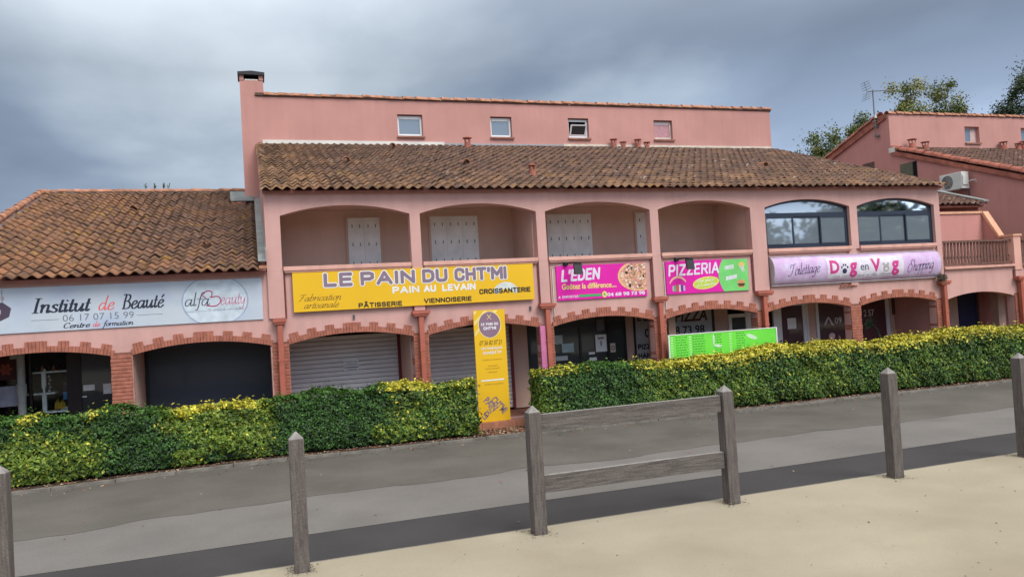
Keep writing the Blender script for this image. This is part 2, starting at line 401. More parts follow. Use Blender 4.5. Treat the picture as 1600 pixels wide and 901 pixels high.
# text ---------------------------------------------------------------------
def text(s, x0, x1, z0, z1, y, m, parent, bold=0., shear=0., slant=0., name='lettering', rot=0., sp=1.):
    """flat printed letters fitted into the box x0..x1, z0..z1 on a plane facing -Y"""
    c = bpy.data.curves.new('t', 'FONT'); c.body = s; c.size = 1; c.shear = shear; c.offset = bold; c.resolution_u = 3; c.space_character = sp
    o = bpy.data.objects.new('t', c); COL.objects.link(o)
    dg = bpy.context.evaluated_depsgraph_get(); me = bpy.data.meshes.new_from_object(o.evaluated_get(dg))
    bpy.data.objects.remove(o); bpy.data.curves.remove(c)
    n = len(me.vertices); co = np.empty(n*3); me.vertices.foreach_get('co', co); co = co.reshape(-1, 3)
    mn, mx_ = co.min(0), co.max(0); u = (co[:, 0]-mn[0])/(mx_[0]-mn[0]); v = (co[:, 1]-mn[1])/(mx_[1]-mn[1])
    o3 = wloc(parent); X = x0+u*(x1-x0); Z = z0+v*(z1-z0)+slant*u
    if rot:
        cx_, cz_ = (x0+x1)/2, (z0+z1)/2; a = rot; X, Z = cx_+(X-cx_)*math.cos(a)-(Z-cz_)*math.sin(a), cz_+(X-cx_)*math.sin(a)+(Z-cz_)*math.cos(a)
    out = np.stack([X-o3.x, np.full(n, y-o3.y), Z-o3.z], -1); me.vertices.foreach_set('co', out.ravel()); me.materials.clear(); me.materials.append(m)
    me.update(); me.name = name
    ob = bpy.data.objects.new(name, me); COL.objects.link(ob); ob.parent = parent; return ob

# italic hand drawn glyphs: strokes of points (x-height .5, ascender 1)
G = {
 'a': (.6, [[(.42,.42),(.27,.5),(.1,.4),(.03,.2),(.1,.02),(.25,.03),(.42,.3)], [(.46,.5),(.42,.2),(.44,.02),(.52,.03),(.58,.12)]]),
 'b': (.52, [[(.1,1),(.07,.5),(.07,.08),(.2,0),(.4,.12),(.44,.33),(.33,.5),(.2,.46),(.08,.3)]]),
 'c': (.46, [[(.4,.4),(.3,.5),(.12,.42),(.04,.2),(.14,0),(.3,.01),(.42,.12)]]),
 'd': (.6, [[(.42,.42),(.27,.5),(.1,.4),(.03,.2),(.1,.02),(.25,.03),(.42,.3)], [(.48,1),(.43,.5),(.43,.05),(.51,.02),(.58,.12)]]),
 'e': (.48, [[(.06,.22),(.28,.28),(.4,.4),(.3,.51),(.14,.42),(.05,.2),(.14,0),(.3,.01),(.45,.14)]]),
 'f': (.40, [[(.5,.9),(.43,1.0),(.32,.9),(.24,.5),(.18,-.08),(.1,-.32),(0,-.3)], [(.06,.5),(.42,.5)]]),
 'g': (.56, [[(.42,.42),(.27,.5),(.1,.4),(.03,.2),(.1,.04),(.25,.05),(.42,.3)], [(.46,.5),(.42,.1),(.37,-.22),(.2,-.36),(.02,-.25)]]),
 'h': (.56, [[(.12,1),(.06,0)], [(.07,.25),(.2,.45),(.34,.5),(.4,.38),(.38,.06),(.46,.02),(.54,.12)]]),
 'i': (.25, [[(0,.4),(.08,.5),(.08,.3),(.07,.05),(.14,.01),(.23,.12)], [(.10,.70),(.12,.74)]]),
 'l': (.25, [[(.12,1),(.07,.12),(.14,.01),(.23,.12)]]),
 'm': (.84, [[(0,.4),(.08,.5),(.07,0)], [(.08,.25),(.2,.46),(.31,.5),(.38,.4),(.36,0)], [(.38,.25),(.5,.46),(.61,.5),(.68,.4),(.67,.05),(.75,.01),(.83,.12)]]),
 'n': (.56, [[(0,.4),(.08,.5),(.07,0)], [(.08,.25),(.2,.46),(.33,.5),(.4,.4),(.38,.05),(.46,.01),(.54,.12)]]),
 'o': (.5, [[(.25,.5),(.1,.42),(.04,.2),(.12,.02),(.26,0),(.4,.12),(.44,.32),(.35,.48),(.25,.5)]]),
 'p': (.5, [[(.0,.4),(.09,.5),(.02,-.35)], [(.08,.3),(.2,.47),(.36,.46),(.43,.27),(.32,.03),(.1,.03)]]),
 'q': (.55, [[(.42,.42),(.27,.5),(.1,.4),(.03,.2),(.1,.04),(.25,.05),(.42,.3)], [(.46,.5),(.4,-.35)]]),
 'r': (.38, [[(0,.4),(.08,.5),(.07,0)], [(.08,.25),(.2,.45),(.35,.48)]]),
 's': (.4, [[(.35,.42),(.22,.5),(.1,.41),(.15,.3),(.3,.2),(.32,.07),(.18,0),(.02,.07)]]),
 't': (.31, [[(.16,.78),(.1,.12),(.17,.0),(.28,.1)], [(.01,.5),(.28,.5)]]),
 'u': (.58, [[(0,.4),(.08,.5),(.07,.15),(.16,0),(.3,.1),(.42,.35)], [(.44,.5),(.41,.05),(.49,.01),(.57,.12)]]),
 'v': (.48, [[(0,.4),(.08,.5),(.12,.2),(.2,0),(.36,.2),(.42,.5)]]),
 'y': (.56, [[(0,.4),(.08,.5),(.08,.2),(.18,.02),(.34,.15),(.42,.4)], [(.46,.5),(.4,0),(.32,-.25),(.12,-.35),(0,-.25)]]),
 'I': (.42, [[(.05,.93),(.37,.93)], [(.21,.93),(.17,.5),(.17,0)], [(.01,0),(.34,0)]]),
 'B': (.66, [[(.02,.93),(.2,.93),(.15,.5),(.13,0)], [(.02,0),(.3,0),(.52,.08),(.56,.3),(.42,.47),(.2,.5)], [(.2,.93),(.42,.92),(.52,.76),(.44,.56),(.3,.5)]]),
 'C': (.66, [[(.58,.72),(.5,.9),(.3,.92),(.1,.7),(.04,.4),(.12,.08),(.32,0),(.52,.14)]]),
 'E': (.62, [[(.52,.82),(.34,.93),(.16,.8),(.3,.52),(.12,.3),(.14,.06),(.36,0),(.56,.16)]]),
 'F': (.66, [[(-.05,.72),(.06,.9),(.36,.86),(.62,.95)], [(.36,.86),(.26,.4),(.16,.05),(0,0)], [(.12,.46),(.46,.48)]]),
 'T': (.66, [[(-.12,.62),(-.06,.9),(.3,.86),(.66,.98)], [(.34,.86),(.25,.4),(.12,.02),(-.12,-.08),(-.26,.05)]]),
 'S': (.66, [[(.56,.8),(.46,.98),(.26,.92),(.2,.7),(.4,.42),(.38,.12),(.12,-.06),(-.16,.06),(-.2,.4),(0,.62),(.3,.6)]]),
 'L': (.6, [[(.4,.95),(.24,.8),(.16,.3),(.04,.04),(.2,.06),(.5,.0)]]),
 'A': (.7, [[(-.02,0),(.18,.2),(.48,.94),(.5,0)], [(.16,.36),(.5,.36)]]),
}
ACC = {'é': ('e', [[(.24,.66),(.38,.84)]]), 'à': ('a', [[(.2,.84),(.34,.66)]]), 'û': ('u', [[(.1,.66),(.25,.8),(.4,.66)]])}
def smooth_pts(p, k=5):
    if len(p) < 3: return [Vector((a, b, 0)) for a, b in p]
    q = [Vector((a, b, 0)) for a, b in p]; out = []
    for i in range(len(q)-1):
        p0, p1, p2, p3 = q[max(i-1, 0)], q[i], q[i+1], q[min(i+2, len(q)-1)]
        for j in range(k):
            t = j/k; out.append(.5*((2*p1)+(-p0+p2)*t+(2*p0-5*p1+4*p2-p3)*t*t+(-p0+3*p1-3*p2+p3)*t**3))
    out.append(q[-1]); return out
def script(s, x0, x1, z0, z1, y, m, parent, nib=.06, thin=.02, shear=.3, slant=0., ref=None, name='lettering', serif=False, gap=0.):
    """broad-nib italic lettering; z0 is the base line, z1 the ascender line"""
    adv = 0; polys = []
    for ch in s:
        if ch == ' ': adv += .34; continue
        ex = []
        if ch in ACC: ch, ex = ACC[ch]
        if ch not in G: adv += .3; continue
        w, st = G[ch]
        for strk in st+ex:
            pts = smooth_pts(strk)
            if serif and len(strk) > 1:
                pass
            for a, b in zip(pts, pts[1:]):
                d = (b-a)
                if d.length < 1e-5: continue
                d.normalize()
                wd = thin+(nib-thin)*abs(d.y)**1.2          # thick down strokes, thin cross strokes
                nrm_ = Vector((-d.y, d.x, 0))*wd
                e = d*thin*.6
                polys.append([a-e+nrm_, a-e-nrm_, b+e-nrm_, b+e+nrm_] if True else None)
                for q in polys[-1]: q.x += adv
        adv += w+gap
    H = z1-z0; sx = (x1-x0)/(adv+shear*.0)
    o3 = wloc(parent); V = []; F = []
    for i, p in enumerate(polys):
        k = len(V)
        for q in p:
            u = (q.x+shear*q.y)*sx
            V.append((x0+u, y-.00002*(i % 25), z0+q.y*H+slant*u/(x1-x0)))
        F.append((k, k+1, k+2, k+3))
    mb = MB(); mb.v = V; mb.f = F; mb.m = [0]*len(F)
    me = bpy.data.meshes.new(name); me.from_pydata([(a-o3.x, b-o3.y, c-o3.z) for a, b, c in V], [], F); me.materials.append(m); me.update()
    ob = bpy.data.objects.new(name, me); COL.objects.link(ob); ob.parent = parent; return ob
BL = {
 'A': (.78, [[(0,0),(.39,1),(.78,0)], [(.15,.32),(.63,.32)]]), 'B': (.66, [[(0,0),(0,1),(.48,1),(.62,.88),(.62,.64),(.48,.53),(0,.53)], [(.48,.53),(.66,.40),(.66,.14),(.5,0),(0,0)]]),
 'C': (.68, [[(.66,.74),(.62,.92),(.45,1),(.2,1),(.04,.88),(0,.7),(0,.3),(.04,.12),(.2,0),(.45,0),(.62,.08),(.66,.26)]]), 'D': (.7, [[(0,0),(0,1),(.42,1),(.64,.86),(.7,.65),(.7,.35),(.64,.14),(.42,0),(0,0)]]),
 'E': (.56, [[(.56,1),(0,1),(0,0),(.56,0)], [(0,.52),(.5,.52)]]), 'F': (.56, [[(.56,1),(0,1),(0,0)], [(0,.5),(.48,.5)]]), 'G': (.7, [[(.66,.8),(.5,1),(.18,1),(0,.8),(0,.2),(.18,0),(.5,0),(.68,.15),(.68,.45),(.4,.45)]]),
 'H': (.68, [[(0,0),(0,1)], [(.68,0),(.68,1)], [(0,.5),(.68,.5)]]), 'I': (.02, [[(0.01,0),(.01,1)]]), 'L': (.54, [[(0,1),(0,0),(.54,0)]]), 'M': (.86, [[(0,0),(0,1),(.43,.35),(.86,1),(.86,0)]]), 'N': (.7, [[(0,0),(0,1),(.7,0),(.7,1)]]),
 'O': (.72, [[(.2,0),(.03,.14),(0,.35),(0,.65),(.03,.86),(.2,1),(.52,1),(.69,.86),(.72,.65),(.72,.35),(.69,.14),(.52,0),(.2,0)]]), 'P': (.62, [[(0,0),(0,1),(.46,1),(.62,.88),(.62,.58),(.46,.45),(0,.45)]]),
 'R': (.64, [[(0,0),(0,1),(.48,1),(.62,.88),(.62,.6),(.48,.48),(0,.48)], [(.32,.48),(.66,0)]]), 'S': (.62, [[(.6,.82),(.5,1),(.14,1),(0,.86),(.02,.62),(.14,.53),(.5,.47),(.62,.36),(.62,.14),(.48,0),(.12,0),(0,.18)]]),
 'T': (.68, [[(0,1),(.68,1)], [(.34,1),(.34,0)]]), 'U': (.68, [[(0,1),(0,.25),(.06,.08),(.2,0),(.48,0),(.62,.08),(.68,.25),(.68,1)]]), 'V': (.74, [[(0,1),(.37,0),(.74,1)]]), 'Z': (.62, [[(0,1),(.62,1),(0,0),(.62,0)]]), "'": (.02, [[(.01,1),(.0,.76)]]), 'Â': (.78, [[(0,0),(.39,1),(.78,0)], [(.15,.32),(.63,.32)], [(.2,1.24),(.39,1.42),(.58,1.24)]]),
}
def block(s, x0, x1, z0, z1, y, m, parent, wt=.1, out=0., name='lettering', shear=0., slant=0.):
    """heavy painted capitals: strokes of even width wt (share of the height); out grows an outline"""
    H = z1-z0; hw = wt*H; tr_ = .34; tot = sum(BL[c][0] if c != ' ' else .4 for c in s)+tr_*(len(s)-1)
    sx = (x1-x0-2*hw)/tot; sz_ = H-2*hw; x_ = x0+hw; o3 = wloc(parent); V = []; F = []; w_ = hw+out; cnt = 0
    for ch in s:
        if ch == ' ': x_ += (.4+tr_)*sx; continue
        a_, st = BL[ch]
        for strk in st:
            P = [Vector((x_+px*sx, 0, z0+hw+pz*sz_)) for px, pz in strk]
            for p in P:
                k = len(V); q8 = [(w_*math.cos(t), w_*math.sin(t)) for t in [math.pi/4*(j+.5) for j in range(8)]]; q8 = [(a*1.05, b*1.05) for a, b in q8]
                V += [(p.x+a, y-.00001*(cnt % 60), p.z+b) for a, b in q8]; F.append(tuple(range(k, k+8))); cnt += 1
            for p, q in zip(P, P[1:]):
                d = (q-p); 
                if d.length < 1e-6: continue
                d.normalize(); n_ = Vector((-d.z, 0, d.x))*w_; e = d*w_*.55; k = len(V)
                V += [(v.x, y-.00001*(cnt % 60), v.z) for v in (p-e+n_, p-e-n_, q+e-n_, q+e+n_)]; F.append((k, k+1, k+2, k+3)); cnt += 1
        x_ += (a_+tr_)*sx
    V = [(a+shear*(c-z0), b, c+slant*(a-x0)/(x1-x0)) for a, b, c in V]
    me = bpy.data.meshes.new(name); me.from_pydata([(a-o3.x, b-o3.y, c-o3.z) for a, b, c in V], [], F); me.materials.append(m); me.update()
    ob = bpy.data.objects.new(name, me); COL.objects.link(ob); ob.parent = parent; return ob
def disc(mb, cx, cz, rx, rz, y, m=0, n=28, clip=None, a0=0, rot=0):
    pts = []
    for k in range(n):
        t = 2*math.pi*k/n+a0; px, pz = rx*math.cos(t), rz*math.sin(t)
        if rot: px, pz = px*math.cos(rot)-pz*math.sin(rot), px*math.sin(rot)+pz*math.cos(rot)
        px += cx; pz += cz
        if clip: px = min(max(px, clip[0]), clip[1]); pz = min(max(pz, clip[2]), clip[3])
        pts.append((px, y, pz))
    return mb.poly(pts, m)

# ================================================================== GROUND
def ground_mat(name, col, var, sc, fine, bump=.5, spots=None, patch=None):
    m = mat(name, col, .93, var, sc, bump, 90., spec=.2, fine=fine)
    t = m.node_tree; b = t.nodes['Principled BSDF']; src = b.inputs['Base Color'].links[0].from_socket
    geo = t.nodes.new('ShaderNodeNewGeometry')
    for scale, lo, hi, col2, amt in (spots or []):
        nz = t.nodes.new('ShaderNodeTexNoise'); nz.inputs['Scale'].default_value = scale; nz.inputs['Detail'].default_value = 6; t.links.new(geo.outputs['Position'], nz.inputs[0])
        mr = t.nodes.new('ShaderNodeMapRange'); mr.inputs[1].default_value = lo; mr.inputs[2].default_value = hi; mr.inputs[4].default_value = amt; t.links.new(nz.outputs[0], mr.inputs[0])
        k = t.nodes.new('ShaderNodeMix'); k.data_type = 'RGBA'; t.links.new(mr.outputs[0], k.inputs[0]); t.links.new(src, k.inputs[6]); k.inputs[7].default_value = (*col2, 1); src = k.outputs[2]
    t.links.new(src, b.inputs['Base Color']); return m
EARTH = ground_mat('earth', (.14, .12, .09), .25, 2., .2)
ASPH_OLD = ground_mat('old_brown_asphalt', (.110, .103, .092), .11, .8, .22, spots=[(.5, .5, .7, (.075, .07, .06), .7), (2.2, .6, .72, (.125, .115, .10), .5), (24., .7, .76, (.3, .28, .25), .6)])
ASPH_LT = ground_mat('light_grey_asphalt', (.155, .147, .140), .07, .7, .14, spots=[(.6, .5, .7, (.12, .112, .106), .6), (22., .72, .78, (.32, .31, .3), .5)])
ASPH_DK = ground_mat('dark_asphalt', (.047, .045, .047), .10, .8, .2, spots=[(.6, .5, .72, (.058, .055, .056), .7), (30., .73, .78, (.16, .16, .16), .5)])
SAND = ground_mat('sandy_surface', (.32, .285, .215), .06, .6, .08, .3, spots=[(.55, .45, .7, (.25, .215, .155), .8), (1.6, .6, .75, (.33, .29, .21), .4), (5., .68, .76, (.24, .20, .15), .45), (60., .7, .76, (.2, .17, .13), .5)])
SOIL = ground_mat('soil', (.075, .055, .04), .4, 6., .3, 1.)
TERR = mat('red_quarry_tile', (.22, .085, .055), .6, .25, 3., .3, 50., fine=.1)
TERR_L = mat('step_tile', (.36, .15, .09), .7, .2, 3., .3, 50., fine=.1)
def sheet(name, front, back, z, m, th=.0):
    """ground sheet between two polylines given as (x, y)"""
    mb = MB(); n = len(front)
    for i in range(n-1): mb.poly([(*front[i], z), (*front[i+1], z), (*back[i+1], z), (*back[i], z)])
    o = mb.build(name, m, None, 'structure')
    return o
MB().poly([(-900, -900, -.02), (900, -900, -.02), (900, 900, -.02), (-900, 900, -.02)]).build('ground', EARTH, None, 'structure')
KX = [-40, -12, -3.8, -.8, 3.85, 12, 19, 30, 70]; KY = [-2.6, -1.75, -1.42, -1.12, -1.30, -1.50, -1.68, -2.0, -3.1]
kerb_y = lambda x_: float(np.interp(x_, KX, KY))
xs = np.arange(-30, 70.01, .25)
wob = lambda x_: -4.62+.07*math.sin(x_*.8+1)+.04*math.sin(x_*2.1)+.03*math.sin(x_*5.3+.4)+.015*math.sin(x_*13)+(.18 if 3 < x_ < 5 else 0)*math.sin((x_-3)*math.pi/2)-(.25 if -4.5 < x_ < -2 else 0)*abs(math.sin((x_+2)*math.pi/2.5))
XS = [float(v) for v in xs]
sheet('old_footway', [(v, wob(v)) for v in XS], [(v, kerb_y(v)+.02) for v in XS], .008, ASPH_OLD)
sheet('road', [(v, -6.68+.02*math.sin(v*.7)) for v in XS], [(v, wob(v)+.3) for v in XS], .004, ASPH_LT)
sheet('dark_road_strip', [(v, -8.1) for v in XS], [(v, -6.66+.02*math.sin(v*.7)) for v in XS], .000, ASPH_DK)
MB().box(-30, 70, -40, -7.95, -.01, .03).build('pavement', SAND, None, 'structure', bevel=.01)
MB().box(-30, 70, -7.948, -7.905, -.01, .022).build('pavement_edge', CONC, None, 'structure')
# planting strip soil
sheet('planting_bed', [(v, kerb_y(v)+.10) for v in XS], [(v, -.30) for v in XS], .055, SOIL)
# kerbstones
kb = thing('kerb', 'long row of worn low concrete kerbstones between the hedges and the footway', 'kerb', (3, -1.3, 0)); 
xk = -9.0
while xk < 34:
    L1 = 1.0; ya, yb = kerb_y(xk), kerb_y(xk+L1-.012); j = random.uniform(-.006, .006); h = .060+random.uniform(-.006, .006)
    a = [(xk, ya+j, -.01), (xk+L1-.012, yb+j, -.01), (xk+L1-.012, yb+.14, -.01), (xk, ya+.14, -.01)]
    MB().prism(a, (0, 0, h+.01)).build('kerbstone', CONC, kb, bevel=.012); xk += L1
# terrace of the arcade
te = thing('terrace', 'raised red tiled arcade floor in front of the shops with a step edge', 'terrace', (6, 0, 0)); del te['category']; te['kind'] = 'structure'
MB().box(-9, 34, -.20, 2.4, 0, .17).build('terrace_slab', MORTAR, te)
tme = MB().box(0, .296, 0, .296, 0, .03).build('floor_tile', TERR, te).data
bpy.data.objects.remove(bpy.data.objects['floor_tile'])
for i in range(9):
    for j in range(8): inst('floor_tile', tme, (4.05+i*.3, -.18+j*.3, .171), te)
MB().box(-9, 4.04, -.18, 2.4, .17, .199).box(6.76, 34, -.18, 2.4, .17, .199).build('floor_slab', TERR, te)
for i in range(int(43/.4)):
    MB().box(-9+i*.4, -9+i*.4+.394, -.31, -.185, .0, .205).build('step_tile', TERR_L, te)

# leaf litter
def litter(name, X, Y, Z, size, mats, parent=None, kind='stuff'):
    n = len(X); a = rng.uniform(0, 2*np.pi, n); s_ = size*rng.uniform(.6, 1.3, n); t_ = rng.normal(0, .3, n)
    d = np.stack([np.cos(a), np.sin(a), t_*.6], -1)*s_[:, None]; e_ = np.stack([-np.sin(a), np.cos(a), rng.normal(0, .3, n)], -1)*(s_*.5)[:, None]
    P0 = np.stack([X, Y, Z], -1); V = np.stack([P0-d, P0-e_*.9+[0, 0, .004], P0+d, P0+e_+[0, 0, .008]], 1).reshape(-1, 3)
    F = np.arange(4*n).reshape(n, 4); return np_mesh(name, V, F, mats, rng.integers(0, len(mats), n), parent, kind)
LF = [mat('dry_leaf_brown', (.16, .08, .05), .9), mat('dry_leaf_red', (.25, .09, .06), .9), mat('dry_leaf_tan', (.38, .28, .18), .9)]
n_ = 2600; X = rng.uniform(-8, 26, n_); Y = np.array([kerb_y(v) for v in X])+.10+np.abs(rng.normal(0, .18, n_))
gp = (rng.uniform(4.0, 5.1, 700)); X = np.concatenate([X, gp]); Y = np.concatenate([Y, rng.uniform(-1.2, -.35, 700)])
litter('fallen_leaves', X, Y, np.full(len(X), .068), .028, LF)
n_ = 420; X = rng.uniform(-8, 24, n_); Y = np.array([kerb_y(v) for v in X])-np.abs(rng.normal(0, .22, n_))-.02
n2_ = 60; X = np.concatenate([X, rng.uniform(-4, 14, n2_)]); Y = np.concatenate([Y, rng.uniform(-7.8, -1.8, n2_)])
litter('scattered_leaves', X, Y, np.full(len(X), .016), .024, LF)

# ================================================================== MAIN BUILDING
mb_ = thing('commercial_building', 'long pink building with arched balconies above a brick-trimmed shop arcade and an attic wall', 'building', (9, 0, 0))
XE = 18.15
def lower_ops(k0, k1, plain=()):
    return [(3*k+.17, 3*k+2.83, .2, 2.24, 2.41) for k in range(k0, k1)]
def upper_ops():
    o = []
    for k in range(6):
        a, b = 3*k+.11, 3*k+2.88
        if k == 3: b = 11.8
        if k == 4: a, b = 12.25, 14.98
        if k == 5: a, b = 15.23, 17.95
        o.append((a, b, 3.80, 4.96, 5.17))
    return o
w = MB(); wall_open(w, -.2, XE, 0, 3.80, lower_ops(0, 6), .06, .30)
for k in range(7):
    xa, xb = (3*k-.12, 3*k+.12)
    if k == 0: xa = -.2
    if k == 4: xa, xb = 11.8, 12.25
    if k == 6: xa, xb = 17.97, XE
    w.box(xa, xb, .0, .0598, 2.80, 3.799)
w.box(-.2, .11, .0, .25, 3.8, 3.8005)
w.build('lower_wall', PINK, mb_)
w = MB(); wall_open(w, -.2, XE, 3.801, 5.50, [(a, b, 3.801, zs, za) for a, b, _, zs, za in upper_ops()], 0, .25); w.build('upper_wall', PINK, mb_)
# sills
for k, o in enumerate(upper_ops()):
    w = MB().box(o[0]+.02, o[1]-.02, -.045, .30, 3.785, 3.875).box(o[0]+.04, o[1]-.04, -.02, .30, 3.745, 3.784); w.build('sill', TRIM, mb_, bevel=.008)
# side, rear walls and floors
w = MB()
GW = [(0.26, 0), (12, 0), (12, 7.2), (7.9, 9.55), (7.24, 9.55), (7.24, 8.1), (.26, 5.44)]
for xx in (-.2, XE-.22): w.prism([(xx, y, z) for y, z in GW], (.22, 0, 0))
w.box(.02, XE-.22, 11.8, 12, 0, 7.1)
w.build('side_wall', PINK_UP, mb_)
w = MB().box(.02, XE-.22, .30, 1.70, 2.60, 2.85); w.build('balcony_floor', PINK_BACK, mb_)
w = MB().box(.02, XE-.22, .25, 1.70, 5.28, 5.40); w.build('balcony_ceiling', PINK_BACK, mb_)
w = MB().box(.02, 12.2, 1.70, 1.92, 2.85, 5.28).box(5.85, 6.02, .25, 1.70, 2.85, 5.28).box(11.80, 11.98, .25, 1.70, 2.85, 5.28); w.build('balcony_back_wall', PINK_BACK, mb_)
# attic front wall with four windows
WIN = [(4.07, 4.88, 8.40, 9.10), (7.16, 7.90, 8.41, 9.10), (9.94, 10.70, 8.42, 9.11), (13.23, 13.98, 8.42, 9.11)]
w = MB(); wall_open(w, -.199, XE+.01, 8.0, 9.56, [(a, b, z0, z1, z1) for a, b, z0, z1 in WIN], 7.2, 7.42); w.build('attic_wall', PINK_UP, mb_)
MB().box(3, 15, 7.9, 7.95, 8.2, 9.4).build('attic_room_back', DARKIN, mb_)
for i, (a, b, z0, z1) in enumerate(WIN):
    fr = MB(); y0, y1 = 7.31, 7.36
    fr.box(a+.01, b-.01, y0, y1, z0+.0, z0+.09).box(a+.01, b-.01, y0, y1, z1-.10, z1-.03).box(a+.01, a+.06, y0, y1, z0+.091, z1-.101).box(b-.07, b-.01, y0, y1, z0+.091, z1-.101)
    f = fr.build('window_frame', WHITE_P if i != 3 else mat('beige_pvc', (.55, .47, .42), .5), mb_)
    if i == 2:
        t_ = math.radians(28); zz = z0+.10; hgt = .40
        sash = MB()
        def q(u0_, u1_, v0_, v1_):
            pts = [(u0_, y0-.0-v*math.sin(t_), zz+v*math.cos(t_)) for v in (v0_, v1_)]
            return [(u0_, pts[0][1], pts[0][2]), (u1_, pts[0][1], pts[0][2]), (u1_, pts[1][1], pts[1][2]), (u0_, pts[1][1], pts[1][2])]
        for r_ in ((a+.07, b-.09, 0, .05), (a+.07, b-.09, hgt-.05, hgt), (a+.07, a+.12, .05, hgt-.05), (b-.14, b-.09, .05, hgt-.05)): sash.prism(q(*r_), (0, .03, 0))
        sash.build('open_sash', WHITE_P, f)
        MB().prism(q(a+.12, b-.14, .05, hgt-.05), (0, .01, 0)).build('pane', GL_DARK, f)
    else:
        MB().box(a+.06, b-.07, y0+.02, y0+.03, z0+.091, z1-.101).build('pane', GL_UP if i != 3 else mat('pink_curtained_glass', (.42, .22, .24), .4, .15, 12.), f)
        MB().box(a+.08, b-.10, y0+.002, y0+.018, z1-.13, z1-.105).build('roller_box', WHITE_P, f)
    MB().box(a-.03, b+.05, 7.13, 7.30, z0-.06, z0-.003).build('window_sill', mat('brown_tile_sill', (.27, .12, .085), .8, .2), mb_)
# chimney breast on the left end of the attic
w = MB().box(-.62, -.20, 7.2, 7.85, 5.5, 9.55).box(-.62, .05, 7.2, 7.85, 9.551, 10.02).box(-.62, -.50, 7.2, 7.85, 10.0, 10.17).box(-.07, .05, 7.2, 7.85, 10.0, 10.17); ch = w.build('chimney', PINK_UP, mb_)
MB().box(-.47, -.1, 7.22, 7.83, 10.02, 10.06).build('flue_ledge', FLASH_W, ch)
MB().box(-.67, .10, 7.12, 7.92, 10.171, 10.25).prism([(-.67, 7.12, 10.251), (.10, 7.12, 10.251), (-.28, 7.12, 10.29)], (0, .8, 0)).build('chimney_cap', BLACK, ch)
MB().box(-.49, -.08, 7.5, 7.55, 10.0, 10.17).build('flue', BLACK, ch)
# front roof
A1 = math.atan((8.10-5.46)/(7.2+.28))
rf = MB().prism([(-.22, -.10, 5.475), (18.28, -.10, 5.475), (18.28, 7.22, 8.05), (-.22, 7.22, 8.05)], (0, 0, -.06)).build('roof', mat('roof_underlay', (.30, .12, .10), .95), mb_)
tile_roof(rf, -.26, 18.26, -.28, 5.475, A1, 7.85, TILE_MAIN)
# hooded ventilation tiles
def hood(x_, y_, z_, ang, parent):
    inst('vent_tile', HOOD, (x_, y_, z_), parent, (0, -ang, math.pi/2))
HOOD = barrel_mesh(COPE, .30, .115, .06, .02)
for x_, y_ in ((3.70, 6.24), (1.95, 3.32), (5.10, 3.00), (14.48, 2.76)): hood(x_, y_, 5.50+math.tan(A1)*(y_+.28)+.05, A1-.10, rf)
# rear roof of the attic
A2 = math.atan((9.58-7.0)/4.6)
MB().prism([(-.2, 7.15, 9.56), (18.2, 7.15, 9.56), (18.2, 12.2, 6.9), (-.2, 12.2, 6.9)], (0, 0, .08)).build('rear_roof', TILE_FAR, mb_)
ridge_run('coping_tile', (.05, 7.22, 9.58), (18.2, 7.22, 9.60), COPE, mb_, .42, r0=.11, r1=.085)
MB().box(-.05, 5.55, 7.14, 7.198, 8.10, 8.215).build('upstand_flashing', FLASH_W, mb_)
MB().box(5.56, 9.70, 7.15, 7.198, 8.09, 8.18).build('upstand_flashing', FLASH_G, mb_)
MB().box(9.71, 18.1, 7.14, 7.198, 8.09, 8.20).build('upstand_flashing', mat('cream_flashing', (.56, .50, .42), .8), mb_)
# eave board shadow line

# brick arches and piers ---------------------------------------------------
BW = .060
def brick_arch(parent, xa, xb, zs=2.24, za=2.41):
    h = (xb-xa)/2; c = (xa+xb)/2; s_ = za-zs; R = (h*h+s_*s_)/(2*s_); zc_ = za-R; half = math.asin(h/R)
    core = MB(); n = 30
    def pt(r, a, y): return (c+r*math.sin(a), y, zc_+r*math.cos(a))
    for i in range(n):
        a0, a1 = -half+2*half*i/n, -half+2*half*(i+1)/n
        f = [pt(R+.002, a0, .05), pt(R+.002, a1, .05), pt(R+.112, a1, .05), pt(R+.112, a0, .05)]; core.poly(f)
    co = core.build('brick_arch', MORTAR, parent)
    tot = int(2*half*R/BW); st = 2*half/tot; mid = tot/2
    mesh = {}
    for i in range(tot):
        a = -half+st*(i+.5); k = i+.5-mid; ak = abs(k)
        tooth = ak < 2.6 or (((ak-2.6) % 6.0) >= 3.0 and ak < 22.5)
        Lb = .215 if tooth else .115
        Lb += random.uniform(-.0015, .0015); dpt = random.choice((.031, .033, .035))
        w_ = (BW-.005)/2
        key = (tooth, dpt)
        if key not in mesh:
            m_ = MB().box(-w_, w_, 0, .12 if not tooth else .12, 0, Lb); me = bpy.data.meshes.new('voussoir'); me.from_pydata(m_.v, [], m_.f); me.materials.append(BRICK); mesh[key] = me
        inst('voussoir', mesh[key], (c+(R-.004)*math.sin(a), dpt-.002, zc_+(R-.004)*math.cos(a)), co, (0, a, 0))
def brick_pier(parent, xc, half=.17, top=2.24, vis=1.1):
    core = MB().box(xc-half+.012, xc+half-.012, .045, .305, .2, top+.06).build('brick_pier', MORTAR, parent)
    z_ = .205; i = 0; low = MB(); me = {}
    while z_ < top+.02:
        j = random.choice((0, .004, .007)); hh = .063
        if z_ > vis:
            if j not in me:
                q_ = MB().box(-half+j-.002, half-j+.002, .026+j, .315, 0, hh); m2 = bpy.data.meshes.new('brick'); m2.from_pydata(q_.v, [], q_.f); m2.materials.append(BRICK); me[j] = m2
            inst('brick', me[j], (xc, 0, z_), core)
        else: low.box(xc-half+j, xc+half-j, .028+j, .315, z_, z_+hh)
        z_ += .0735; i += 1
    low.build('bricks', BRICK, core, 'stuff')
